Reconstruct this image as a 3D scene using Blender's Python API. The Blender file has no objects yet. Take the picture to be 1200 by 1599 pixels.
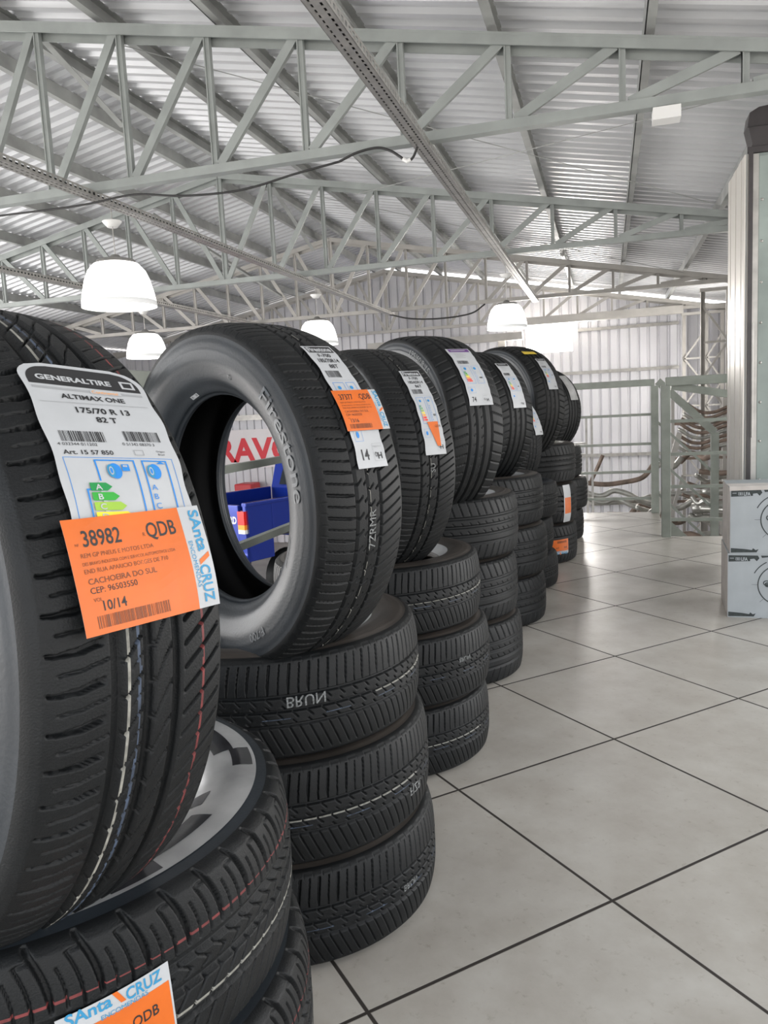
import bpy, bmesh, math, random
import numpy as np
from mathutils import Vector, Matrix
random.seed(7); rng = np.random.default_rng(7)
S = bpy.context.scene; COL = S.collection

# ------------------------------------------------------------------ camera
YAW, PITCH, ROLL = -.28473, -.12885, -.05183
_f = Vector((math.sin(YAW)*math.cos(PITCH), math.cos(YAW)*math.cos(PITCH), math.sin(PITCH)))
_r = Vector((math.cos(YAW), -math.sin(YAW), 0)); _u = _r.cross(_f)
_R = _r*math.cos(ROLL) + _u*math.sin(ROLL); _U = -_r*math.sin(ROLL) + _u*math.cos(ROLL)
cd = bpy.data.cameras.new('camera'); cam = bpy.data.objects.new('camera', cd); COL.objects.link(cam)
cam.matrix_world = Matrix(((_R.x, _U.x, -_f.x, 0), (_R.y, _U.y, -_f.y, 0), (_R.z, _U.z, -_f.z, .97), (0, 0, 0, 1)))
cd.sensor_fit = 'HORIZONTAL'; cd.sensor_width = 36; cd.lens = 36*1213/1200; cd.clip_start = .02; cd.clip_end = 200
S.camera = cam
# ------------------------------------------------------------------ world, exposure
W = bpy.data.worlds.new('world'); S.world = W; W.use_nodes = True
nt = W.node_tree; bg = nt.nodes['Background']
tc = nt.nodes.new('ShaderNodeTexCoord'); sp = nt.nodes.new('ShaderNodeSeparateXYZ'); rp = nt.nodes.new('ShaderNodeValToRGB')
nt.links.new(tc.outputs['Generated'], sp.inputs[0]); nt.links.new(sp.outputs['Z'], rp.inputs[0]); nt.links.new(rp.outputs[0], bg.inputs['Color'])
rp.color_ramp.elements[0].position = 0.0; rp.color_ramp.elements[0].color = (.70, .66, .62, 1)
rp.color_ramp.elements[1].position = .45; rp.color_ramp.elements[1].color = (.80, .89, 1, 1)
e = rp.color_ramp.elements.new(.06); e.color = (1, .99, .98, 1)
bg.inputs['Strength'].default_value = 4.5
S.view_settings.view_transform = 'Standard'; S.view_settings.look = 'None'
S.view_settings.exposure = -.35; S.view_settings.gamma = 1; S.view_settings.use_curve_mapping = False

def area(name, loc, rot, sx, sy, power, col=(1, 1, 1)):
    l = bpy.data.lights.new(name, 'AREA'); l.shape = 'RECTANGLE'; l.size = sx; l.size_y = sy; l.energy = power; l.color = col
    o = bpy.data.objects.new(name, l); o.location = loc; o.rotation_euler = rot; COL.objects.link(o); return o
# daylight through the left opening and the windows, plus an added fill at right
area('daylight_left_opening', (-8.6, 3.5, 1.2), (0, -math.pi/2, 0), 3.5, 9, 620, (1, .98, .97))
area('daylight_far_window', (-.9, 13.2, 2.0), (-math.pi/2, 0, 0), 1.2, .7, 120, (1, .95, .9))
area('daylight_right_window', (1.74, 11.65, 1.35), (0, math.pi/2, 0), 1.2, 1.1, 55, (1, .95, .9))
area('added_right_fill', (3.5, 4.6, 1.2), (0, math.pi/2, 0), 2.0, 2.4, 110, (1, .97, .94))  # unseen lamp added to brighten the railing and floor from the right

# ------------------------------------------------------------------ materials
def mat(name, col, rough=.5, metal=0, noise=0, nscale=20, bump=0, bscale=200, emit=0, spec=None, col2=None):
    m = bpy.data.materials.new(name); m.use_nodes = True; t = m.node_tree; b = t.nodes['Principled BSDF']
    b.inputs['Base Color'].default_value = (*col, 1); b.inputs['Roughness'].default_value = rough; b.inputs['Metallic'].default_value = metal
    if spec is not None: b.inputs['Specular IOR Level'].default_value = spec
    c = t.nodes.new('ShaderNodeTexCoord')
    if noise:
        n = t.nodes.new('ShaderNodeTexNoise'); n.inputs['Scale'].default_value = nscale; n.inputs['Detail'].default_value = 6
        t.links.new(c.outputs['Object'], n.inputs['Vector'])
        r = t.nodes.new('ShaderNodeValToRGB'); r.color_ramp.elements[0].position = .3; r.color_ramp.elements[1].position = .7
        c2 = col2 or tuple(x*(1-noise) for x in col)
        r.color_ramp.elements[0].color = (*c2, 1); r.color_ramp.elements[1].color = (*[min(1, x*(1+noise*.5)) for x in col], 1)
        t.links.new(n.outputs['Fac'], r.inputs[0]); t.links.new(r.outputs[0], b.inputs['Base Color'])
    if bump:
        n = t.nodes.new('ShaderNodeTexNoise'); n.inputs['Scale'].default_value = bscale; n.inputs['Detail'].default_value = 3
        t.links.new(c.outputs['Object'], n.inputs['Vector'])
        bp = t.nodes.new('ShaderNodeBump'); bp.inputs['Strength'].default_value = bump; bp.inputs['Distance'].default_value = .002
        t.links.new(n.outputs['Fac'], bp.inputs['Height']); t.links.new(bp.outputs[0], b.inputs['Normal'])
    if emit:
        b.inputs['Emission Color'].default_value = (*col, 1); b.inputs['Emission Strength'].default_value = emit
    return m
M = dict(
    tread=mat('tread_rubber', (.006, .007, .0078), .52, spec=.29, noise=.3, nscale=30, bump=.25, bscale=600),
    side=mat('sidewall_rubber', (.020, .025, .031), .43, spec=.45, noise=.35, nscale=9, bump=.15, bscale=260),
    dusty=mat('dusty_sky_sheen_rubber', (.055, .047, .041), .42, spec=.45, noise=.4, nscale=9, bump=.1, bscale=300),  # dust brown, lightened so the colour carries sky reflections on lying tyres
    inner=mat('inner_liner_rubber', (.003, .003, .0035), .6, spec=.25, bump=.15, bscale=120),
    swhite=mat('white_paint_stripe', (.27, .265, .235), .6, noise=.5, nscale=120),
    sblue=mat('blue_paint_stripe', (.05, .07, .11), .6, noise=.5, nscale=100),
    sred=mat('red_paint_stripe', (.17, .028, .028), .6, noise=.4, nscale=100),
    chalk=mat('grey_marking_paint', (.22, .23, .23), .7, noise=.7, nscale=300),
    relief=mat('raised_rubber_lettering', (.075, .085, .095), .4),
    paper=mat('white_label_paper', (.46, .475, .49), .42, noise=.06, nscale=30, bump=.25, bscale=25),
    orange=mat('orange_label_paper', (.66, .135, .012), .4, noise=.1, nscale=30, bump=.2, bscale=25),
    ink=mat('black_ink', (.018, .018, .02), .5), inkb=mat('brown_ink', (.16, .05, .02), .5),
    inkg=mat('grey_ink', (.32, .33, .34), .5), blue=mat('blue_ink', (.02, .22, .62), .5), teal=mat('teal_ink', (.03, .25, .46), .5),
    g1=mat('green_ink', (.01, .25, .06), .5), g2=mat('leaf_green_ink', (.03, .35, .04), .5), g3=mat('lime_ink', (.30, .50, .05), .5),
    y1=mat('yellow_ink', (.9, .72, .03), .5), o1=mat('amber_ink', (.9, .36, .05), .5), r1=mat('red_ink', (.75, .05, .03), .5),
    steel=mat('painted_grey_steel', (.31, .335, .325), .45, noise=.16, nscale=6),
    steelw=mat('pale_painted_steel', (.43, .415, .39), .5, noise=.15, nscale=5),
    purlin=mat('purlin_steel', (.36, .37, .36), .5, noise=.3, nscale=4),
    galv=mat('galvanised_steel', (.42, .41, .39), .38, .6, noise=.2, nscale=15),
    rail=mat('green_grey_railing_paint', (.245, .265, .235), .42, noise=.2, nscale=9),
    roof=mat('galvanised_roof_sheet', (.70, .71, .73), .34, .25, noise=.14, nscale=1.2),
    wallm=mat('corrugated_wall_sheet', (.66, .66, .69), .5, .1, noise=.10, nscale=1.5),
    white=mat('white_plastic', (.8, .8, .79), .4), lamp=mat('lamp_diffuser', (1, .99, .96), .4, emit=2.6),
    lamprim=mat('lamp_lower_rim', (.85, .86, .86), .3, emit=.35),
    dark=mat('dark_plastic', (.045, .04, .042), .38, noise=.3, nscale=12), black=mat('black_rubber_cable', (.02, .02, .02), .5),
    cabg=mat('green_grey_sheet', (.27, .32, .30), .42, noise=.2, nscale=5), alu=mat('aluminium_profile', (.72, .69, .64), .35, .35),
    carton=mat('grey_printed_carton', (.38, .41, .43), .6, noise=.08, nscale=12), cardw=mat('white_carton_edge', (.62, .58, .55), .7, noise=.15, nscale=15),
    cprint=mat('charcoal_carton_print', (.035, .045, .045), .6, noise=.4, nscale=60),
    pipeg=mat('bare_steel_pipe', (.50, .50, .47), .35, .7, noise=.3, nscale=10), piper=mat('rusty_pipe', (.25, .19, .155), .6, .3, noise=.4, nscale=12),
    conc=mat('concrete', (.36, .35, .33), .8, noise=.2, nscale=2),
    tblue=mat('blue_car_paint', (.012, .035, .30), .2, .2), glass=mat('dark_window_glass', (.02, .025, .03), .08), chrome=mat('chrome', (.7, .7, .7), .15, 1),
    tred=mat('red_lamp_lens', (.7, .01, .01), .2), tamb=mat('amber_lamp_lens', (.9, .3, .02), .2), signr=mat('red_sign_paint', (.75, .03, .05), .5),
    signw=mat('white_sign_board', (.86, .82, .83), .5, noise=.05, nscale=3), sky=mat('bright_window_daylight', (1, .98, .93), .5, emit=5),
    silver=mat('silver_foil_label', (.42, .42, .42), .3, .2, noise=.35, nscale=14), sdark=mat('dark_foil_print', (.05, .05, .055), .2, .4, noise=.4, nscale=40),
    yel=mat('yellow_label', (.75, .55, .05), .5), purple=mat('purple_ink', (.12, .04, .2), .5), redtk=mat('red_bin_plastic', (.6, .04, .05), .4),
)

def floor_material():
    m = bpy.data.materials.new('ceramic_floor_tiles'); m.use_nodes = True; t = m.node_tree; b = t.nodes['Principled BSDF']; L = t.links
    uv = t.nodes.new('ShaderNodeUVMap'); sx = t.nodes.new('ShaderNodeSeparateXYZ'); L.new(uv.outputs[0], sx.inputs[0])
    def math_(op, a, b_=None, c=None):
        n = t.nodes.new('ShaderNodeMath'); n.operation = op
        for i, v in enumerate((a, b_, c)):
            if v is None: continue
            if isinstance(v, (int, float)): n.inputs[i].default_value = v
            else: L.new(v, n.inputs[i])
        return n.outputs[0]
    ds = []
    for k in (0, 1):
        fr = math_('FRACT', sx.outputs[k]); ds.append(math_('MINIMUM', fr, math_('SUBTRACT', 1., fr)))
    d = math_('MINIMUM', ds[0], ds[1])
    g = t.nodes.new('ShaderNodeMapRange'); g.inputs['From Min'].default_value = .0052; g.inputs['From Max'].default_value = .0078; L.new(d, g.inputs['Value'])
    # every tile a slightly different tone
    fl = t.nodes.new('ShaderNodeVectorMath'); fl.operation = 'FLOOR'; L.new(uv.outputs[0], fl.inputs[0])
    wn = t.nodes.new('ShaderNodeTexWhiteNoise'); wn.noise_dimensions = '3D'; L.new(fl.outputs[0], wn.inputs['Vector'])
    n1 = t.nodes.new('ShaderNodeTexNoise'); n1.inputs['Scale'].default_value = 3.2; n1.inputs['Detail'].default_value = 9; n1.inputs['Roughness'].default_value = .62; L.new(uv.outputs[0], n1.inputs['Vector'])
    r1 = t.nodes.new('ShaderNodeValToRGB'); L.new(n1.outputs['Fac'], r1.inputs[0])
    r1.color_ramp.elements[0].position = .25; r1.color_ramp.elements[0].color = (.39, .355, .31, 1)
    r1.color_ramp.elements[1].position = .72; r1.color_ramp.elements[1].color = (.55, .525, .48, 1)
    n2 = t.nodes.new('ShaderNodeTexNoise'); n2.inputs['Scale'].default_value = 22; n2.inputs['Detail'].default_value = 8; n2.inputs['Roughness'].default_value = .7; L.new(uv.outputs[0], n2.inputs['Vector'])
    r2 = t.nodes.new('ShaderNodeValToRGB'); L.new(n2.outputs['Fac'], r2.inputs[0])
    r2.color_ramp.elements[0].position = .22; r2.color_ramp.elements[0].color = (.52, .47, .40, 1); r2.color_ramp.elements[1].position = .42; r2.color_ramp.elements[1].color = (1, 1, 1, 1)
    mx = t.nodes.new('ShaderNodeMix'); mx.data_type = 'RGBA'; mx.blend_type = 'MULTIPLY'; mx.inputs['Factor'].default_value = .8
    L.new(r1.outputs[0], mx.inputs['A']); L.new(r2.outputs[0], mx.inputs['B'])
    hv = t.nodes.new('ShaderNodeHueSaturation'); L.new(mx.outputs['Result'], hv.inputs['Color'])
    L.new(math_('MULTIPLY_ADD', wn.outputs['Value'], .10, .95), hv.inputs['Value'])
    mg = t.nodes.new('ShaderNodeMix'); mg.data_type = 'RGBA'; L.new(g.outputs[0], mg.inputs['Factor'])
    mg.inputs['A'].default_value = (.028, .022, .018, 1); L.new(hv.outputs[0], mg.inputs['B']); L.new(mg.outputs['Result'], b.inputs['Base Color'])
    rr = t.nodes.new('ShaderNodeMapRange'); L.new(g.outputs[0], rr.inputs['Value']); rr.inputs['To Min'].default_value = .8; rr.inputs['To Max'].default_value = .30
    L.new(rr.outputs[0], b.inputs['Roughness'])
    bp = t.nodes.new('ShaderNodeBump'); bp.inputs['Distance'].default_value = .0015; bp.inputs['Strength'].default_value = .6; L.new(g.outputs[0], bp.inputs['Height']); L.new(bp.outputs[0], b.inputs['Normal'])
    return m
M['tiles'] = floor_material()

# ------------------------------------------------------------------ helpers
def tag(o, label=None, cat=None, group=None, kind=None):
    if label: o['label'] = label
    if cat: o['category'] = cat
    if group: o['group'] = group
    if kind: o['kind'] = kind
    return o
def empty(name, loc=(0, 0, 0), label=None, cat=None, group=None):
    o = bpy.data.objects.new(name, None); o.empty_display_size = .05; o.location = loc; COL.objects.link(o); return tag(o, label, cat, group)
class MB:
    def __init__(s): s.v = []; s.f = []; s.m = []; s.mats = []
    def mi(s, m):
        if m not in s.mats: s.mats.append(m)
        return s.mats.index(m)
    def add(s, vs, fs, m='steel'):
        b = len(s.v); s.v += [tuple(v) for v in vs]; k = s.mi(m)
        for f in fs: s.f.append(tuple(b+i for i in f)); s.m.append(k)
    def box(s, a, b, m='steel'):
        x0, y0, z0 = a; x1, y1, z1 = b
        s.add([(x0, y0, z0), (x1, y0, z0), (x1, y1, z0), (x0, y1, z0), (x0, y0, z1), (x1, y0, z1), (x1, y1, z1), (x0, y1, z1)],
              [(0, 3, 2, 1), (4, 5, 6, 7), (0, 1, 5, 4), (1, 2, 6, 5), (2, 3, 7, 6), (3, 0, 4, 7)], m)
    def bar(s, p, q, w, h=None, m='steel', up=(0, 0, 1)):
        h = h or w; p = Vector(p); q = Vector(q); d = (q-p).normalized(); up = Vector(up)
        if abs(d.dot(up)) > .97: up = Vector((0, 1, 0))
        a = d.cross(up).normalized()*w/2; b = a.cross(d).normalized()*h/2
        vs = [p-a-b, p+a-b, p+a+b, p-a+b, q-a-b, q+a-b, q+a+b, q-a+b]
        s.add(vs, [(0, 3, 2, 1), (4, 5, 6, 7), (0, 1, 5, 4), (1, 2, 6, 5), (2, 3, 7, 6), (3, 0, 4, 7)], m)
    def angle(s, p, q, w, t=.005, m='steel', up=(0, 0, 1), flip=1):
        """an L-section steel angle from p to q"""
        p = Vector(p); q = Vector(q); d = (q-p).normalized(); up = Vector(up)
        if abs(d.dot(up)) > .97: up = Vector((1, 0, 0))
        a = d.cross(up).normalized()*flip; b = a.cross(d).normalized()*flip
        s.bar(p-a*w/2, q-a*w/2, t, w, m, up=b); s.bar(p-b*w/2, q-b*w/2, w, t, m, up=b)
    def tube(s, pts, r, m='steel', n=10, cap=True):
        pts = [Vector(p) for p in pts]; L = len(pts); rings = []
        t0 = (pts[1]-pts[0]).normalized(); up = Vector((0, 0, 1)) if abs(t0.z) < .9 else Vector((1, 0, 0))
        a = t0.cross(up).normalized()
        vs = []
        for i, p in enumerate(pts):
            t = (pts[min(i+1, L-1)]-pts[max(i-1, 0)]).normalized(); a = (a-t*a.dot(t)).normalized(); b = t.cross(a)
            rr = r[i] if isinstance(r, (list, tuple)) else r
            vs += [p+(a*math.cos(2*math.pi*k/n)+b*math.sin(2*math.pi*k/n))*rr for k in range(n)]
        fs = [(i*n+k, i*n+(k+1) % n, (i+1)*n+(k+1) % n, (i+1)*n+k) for i in range(L-1) for k in range(n)]
        if cap: fs += [tuple(range(n-1, -1, -1)), tuple((L-1)*n+k for k in range(n))]
        s.add(vs, fs, m)
    def lathe(s, prof, c=(0, 0, 0), m='steel', n=32, axis='z'):
        vs = []
        for r, z in prof:
            for k in range(n):
                a = 2*math.pi*k/n; p = (r*math.cos(a), r*math.sin(a), z)
                if axis == 'y': p = (p[0], p[2], p[1])
                if axis == 'x': p = (p[2], p[0], p[1])
                vs.append((p[0]+c[0], p[1]+c[1], p[2]+c[2]))
        s.add(vs, [(i*n+k, i*n+(k+1) % n, (i+1)*n+(k+1) % n, (i+1)*n+k) for i in range(len(prof)-1) for k in range(n)], m)
    def build(s, name, parent=None, smooth=False, bevel=0):
        me = bpy.data.meshes.new(name); me.from_pydata(s.v, [], s.f)
        for k in s.mats: me.materials.append(M[k])
        if len(s.mats) > 1: me.polygons.foreach_set('material_index', s.m)
        if smooth: me.polygons.foreach_set('use_smooth', [True]*len(me.polygons))
        me.update(); o = bpy.data.objects.new(name, me); COL.objects.link(o)
        if smooth == 'auto':
            me.set_sharp_from_angle(angle=math.radians(40))
        if bevel:
            b = o.modifiers.new('bevel', 'BEVEL'); b.width = bevel; b.segments = 2; b.limit_method = 'ANGLE'
        if parent: o.parent = parent
        return o
def one(name, m, fn, parent=None, **k):
    b = MB(); fn(b); return b.build(name, parent, **k)

_tc = {}
def text2d(s, size=1., bold=0.):
    key = (s, bold)
    if key not in _tc:
        cu = bpy.data.curves.new('t', 'FONT'); cu.body = s; cu.size = 1.; cu.offset = bold; cu.resolution_u = 3
        ob = bpy.data.objects.new('t', cu); me = ob.to_mesh()
        vs = [(v.co.x, v.co.y) for v in me.vertices]; fs = [tuple(p.vertices) for p in me.polygons]
        ob.to_mesh_clear(); bpy.data.objects.remove(ob); bpy.data.curves.remove(cu); _tc[key] = (vs, fs)
    vs, fs = _tc[key]
    w = max([v[0] for v in vs] or [0])
    return [(x*size, y*size) for x, y in vs], fs, w*size

class Print:
    """flat artwork laid out in millimetres, then wrapped onto a surface by a mapping function"""
    def __init__(s): s.it = []; s.T = [(0, 0, 0)]
    def _t(s, v):
        x, y = v
        for cx, cy, a in reversed(s.T):
            c, n = math.cos(a), math.sin(a); x, y = cx+x*c-y*n, cy+x*n+y*c
        return x, y
    def poly(s, vs, fs, m, lev): s.it.append(([s._t(v) for v in vs], fs, m, lev))
    def strip(s, y0, y1, xl, xr, m, lev, ny=8, nx=2):
        vs = []; fs = []
        for j in range(ny+1):
            y = y0+(y1-y0)*j/ny; a = xl(y) if callable(xl) else xl; b = xr(y) if callable(xr) else xr
            for i in range(nx+1): vs.append((a+(b-a)*i/nx, y))
        for j in range(ny):
            for i in range(nx): k = j*(nx+1)+i; fs.append((k, k+1, k+nx+2, k+nx+1))
        s.poly(vs, fs, m, lev)
    def rect(s, x0, y0, x1, y1, m, lev=1):
        s.strip(min(y0, y1), max(y0, y1), min(x0, x1), max(x0, x1), m, lev, max(1, int(abs(y1-y0)/5)), max(1, int(abs(x1-x0)/12)))
    def frame(s, x0, y0, x1, y1, t, m, lev=1):
        s.rect(x0, y0, x1, y0+t, m, lev); s.rect(x0, y1-t, x1, y1, m, lev); s.rect(x0, y0, x0+t, y1, m, lev); s.rect(x1-t, y0, x1, y1, m, lev)
    def line(s, x0, y0, x1, y1, t, m, lev=1):
        d = math.hypot(x1-x0, y1-y0); nx, ny = -(y1-y0)/d*t/2, (x1-x0)/d*t/2
        s.poly([(x0-nx, y0-ny), (x1-nx, y1-ny), (x1+nx, y1+ny), (x0+nx, y0+ny)], [(0, 1, 2, 3)], m, lev)
    def ell(s, cx, cy, rx, ry, m, lev=1, ring=0, n=24):
        if ring:
            vs = []
            for k in range(n):
                a = 2*math.pi*k/n; vs += [(cx+rx*math.cos(a), cy+ry*math.sin(a)), (cx+(rx-ring)*math.cos(a), cy+(ry-ring)*math.sin(a))]
            s.poly(vs, [(2*k, 2*((k+1) % n), 2*((k+1) % n)+1, 2*k+1) for k in range(n)], m, lev)
        else: s.poly([(cx+rx*math.cos(2*math.pi*k/n), cy+ry*math.sin(2*math.pi*k/n)) for k in range(n)], [tuple(range(n))], m, lev)
    def text(s, t, x, y, size, m='ink', lev=2, al='l', bold=0., sx=1., rot=0):
        vs, fs, w = text2d(t, size, bold); w *= sx; dx = {'l': 0, 'c': -w/2, 'r': -w}[al]
        c, n = math.cos(rot), math.sin(rot)
        s.poly([(x+(vx*sx+dx)*c-vy*n, y+(vx*sx+dx)*n+vy*c) for vx, vy in vs], fs, m, lev)
    def bars(s, x0, y0, x1, y1, m='ink', lev=2, seed=1):
        r = random.Random(seed); x = x0
        while x < x1:
            w = r.choice((.35, .35, .7, 1.0)); s.rect(x, y0, min(x+w, x1), y1, m, lev); x += w+r.choice((.4, .5, .9))
    def build(s, name, fn, parent):
        b = MB()
        for vs, fs, m, lev in s.it: b.add([fn(x*.001, y*.001, lev*.00022) for x, y in vs], fs, m)
        return b.build(name, parent)

# ------------------------------------------------------------------ tyres
def sm(x, a, b):
    t = np.clip((x-a)/(b-a), 0, 1); return t*t*(3-2*t)
def slot(dist, half, D, ramp=.0007):
    """depth of a groove from the distance to its centre line"""
    return D*(1-sm(np.abs(dist), half-ramp*.4, half+ramp))
def gwin(w, a, b, r=.0012):
    return sm(w, a, a+r)*(1-sm(w, b-r, b))
def per(s, pitch, off=0.):
    return (np.mod(s+off+pitch/2, pitch)-pitch/2)
def pat_A(s, w, C):     # asymmetric summer tread, w>0 is the outer shoulder
    p = C/66; d = np.zeros_like(s)
    for a, b in ((.018, .0285), (-.0065, .0020), (-.0305, -.0235)):
        d = np.maximum(d, slot(w-(a+b)/2, (b-a)/2, .0075))
    u = (w-.03)/.042
    wig = .0030*np.sin(u*2.6)+.0003*np.sin(u*17)
    d = np.maximum(d, slot(per(s+wig+w*.10, p), .0024*(.4+.6*sm(w, .070, .045)), .0068)*gwin(w, .033, .073))
    d = np.maximum(d, slot(per(s+wig+w*.10, p, p/2), .0007, .003, .0005)*gwin(w, .030, .066))
    d = np.maximum(d, slot(per(s+w*1.3, p), .0011, .0055)*gwin(w, .0015, .018))
    d = np.maximum(d, slot(per(s+w*1.3, p, p/2), .0005, .0025, .0005)*gwin(w, .0015, .012))
    d = np.maximum(d, slot(per(s+w*1.8+(w+.015)**2*40, p), .0010, .005)*gwin(w, -.0245, -.006))
    d = np.maximum(d, slot(per(s+w*.75, p*.66667), .0013, .0055)*gwin(w, -.073, -.034))
    return d
def pat_B(s, w, C):     # small-car tread with dense shoulder sipes and notched centre ribs
    p = C/108; d = np.zeros_like(s)
    for c, h in ((.0255, .0026), (-.0255, .0026), (.0005, .0022)): d = np.maximum(d, slot(w-c, h, .007))
    cur = .0035*np.cos((w-.03)*45)
    alt = (np.floor((s+cur)/p+.5) % 2)
    hw = .0007+.0011*alt*sm(w, .030, .046)
    d = np.maximum(d, slot(per(s+cur, p), hw, .0055)*gwin(w, .0265, .0795))
    # castellated outline on the shoulder edge
    pe = per(s, 2*p); ed = gwin(w, .0735, .086)
    d = np.maximum(d, slot(np.abs(pe)-p*.5, .0006, .0012, .0004)*gwin(w, .0795, .0865))
    d = np.maximum(d, slot(w-.0860, .0006, .0012, .0004)*(np.abs(pe) < p*.5))
    d = np.maximum(d, slot(per(s+.9*w, p*1.5, .004), .0011, .0055)*gwin(w, .012, .024))
    d = np.maximum(d, slot(per(s+.9*w, p*1.5, .016), .0011, .0055)*gwin(w, .002, .010))
    d = np.maximum(d, slot(per(s+.9*w, p*1.5, .009), .0011, .0055)*gwin(w, -.013, -.002))
    d = np.maximum(d, slot(per(s+.9*w, p*1.5, .021), .0011, .0055)*gwin(w, -.024, -.015))
    d = np.maximum(d, slot(per(s+w*.45, p), .0008, .0045)*gwin(w, -.078, -.028))
    return d
def pat_C(s, w, C):     # wide summer tread with curved shoulder blocks
    p = C/46; d = np.zeros_like(s)
    for a, b in ((.0205, .0300), (-.006, .0035), (-.034, -.0255)): d = np.maximum(d, slot(w-(a+b)/2, (b-a)/2, .0078))
    u = np.clip((w-.030)/.05, -.5, 1.4)
    cur = .016*u*u-.005*u
    d = np.maximum(d, slot(per(s+cur, p), .0026*(.45+.55*sm(w, .030, .055)), .0065, .001)*gwin(w, .034, .088))
    d = np.maximum(d, slot(per(s+cur, p, p*.36), .0011, .004)*gwin(w, .031, .079))
    d = np.maximum(d, slot(per(s+cur, p, p*.68), .0008, .0035)*gwin(w, .034, .070))
    pe = per(s+cur, p, p*.18); d = np.maximum(d, slot(w-.079-.12*pe, .0009, .003)*(np.abs(pe) < p*.18))
    d = np.maximum(d, slot(per(s+np.abs(w-.012)*1.5, p*.5), .0013, .006)*gwin(w, .0035, .0205))
    d = np.maximum(d, slot(per(s-w*.9, p*.5), .0013, .006)*gwin(w, -.0262, -.005))
    d = np.maximum(d, slot(per(s-w*.5, p*.5), .0016, .006)*gwin(w, -.082, -.036))
    return d
def pat_D(s, w, C):     # four straight grooves, sparse shoulder slots
    p = C/62; d = np.zeros_like(s)
    for c in (.044, .0155, -.0155, -.044): d = np.maximum(d, slot(w-c, .0036, .007, .0012))
    d = np.maximum(d, slot(per(s+.3*w, p), .0016, .005, .001)*gwin(w, .050, .100))
    d = np.maximum(d, slot(per(s-.3*w, p), .0016, .005, .001)*gwin(w, -.100, -.050))
    d = np.maximum(d, slot(per(s+.8*w, p), .0009, .004, .001)*gwin(w, .0195, .030))
    d = np.maximum(d, slot(per(s+.8*w, p), .0009, .004, .001)*gwin(w, -.012, .0))
    return d
def stripes_A(s, w):
    wob = .0006*np.sin(s*23)+.0004*np.sin(s*71); m = np.zeros(s.shape, int)
    m[np.abs(w-.0150-wob*.6) < .0011] = 1; m[np.abs(w-.0060-wob) < .0011] = 2; m[np.abs(w+.054-wob) < .0011] = 3
    return m
def stripes_B(s, w):
    m = np.zeros(s.shape, int); a = np.sin(s*3.1+1) > -.75
    m[(np.abs(w+.0028-.0004*np.sin(s*37)) < .00070) & a] = 1; m[(np.abs(w+.0125) < .0006) & (np.sin(s*57) > .2)] = 2
    return m
def stripes_Bt(s, w):
    m = np.zeros(s.shape, int); m[(np.abs(w+.0028) < .00068) & (np.sin(s*140) > -.2) & (np.sin(s*5) > -.6)] = 1; return m
def stripes_C(s, w):
    m = np.zeros(s.shape, int); m[np.abs(w-.043-.0006*np.sin(s*19)) < .0011] = 3; m[np.abs(w+.0235) < .0011] = 1
    return m
def crm(P, n):
    """Catmull-Rom resample"""
    P = np.array(P); out = []
    Q = np.vstack([2*P[0]-P[1], P, 2*P[-1]-P[-2]])
    for i in range(1, len(Q)-2):
        for k in range(n):
            t = k/n; out.append(.5*((2*Q[i])+(-Q[i-1]+Q[i+1])*t+(2*Q[i-1]-5*Q[i]+4*Q[i+1]-Q[i+2])*t*t+(-Q[i-1]+3*Q[i]-3*Q[i+1]+Q[i+2])*t**3))
    out.append(P[-1]); return np.array(out)
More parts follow.
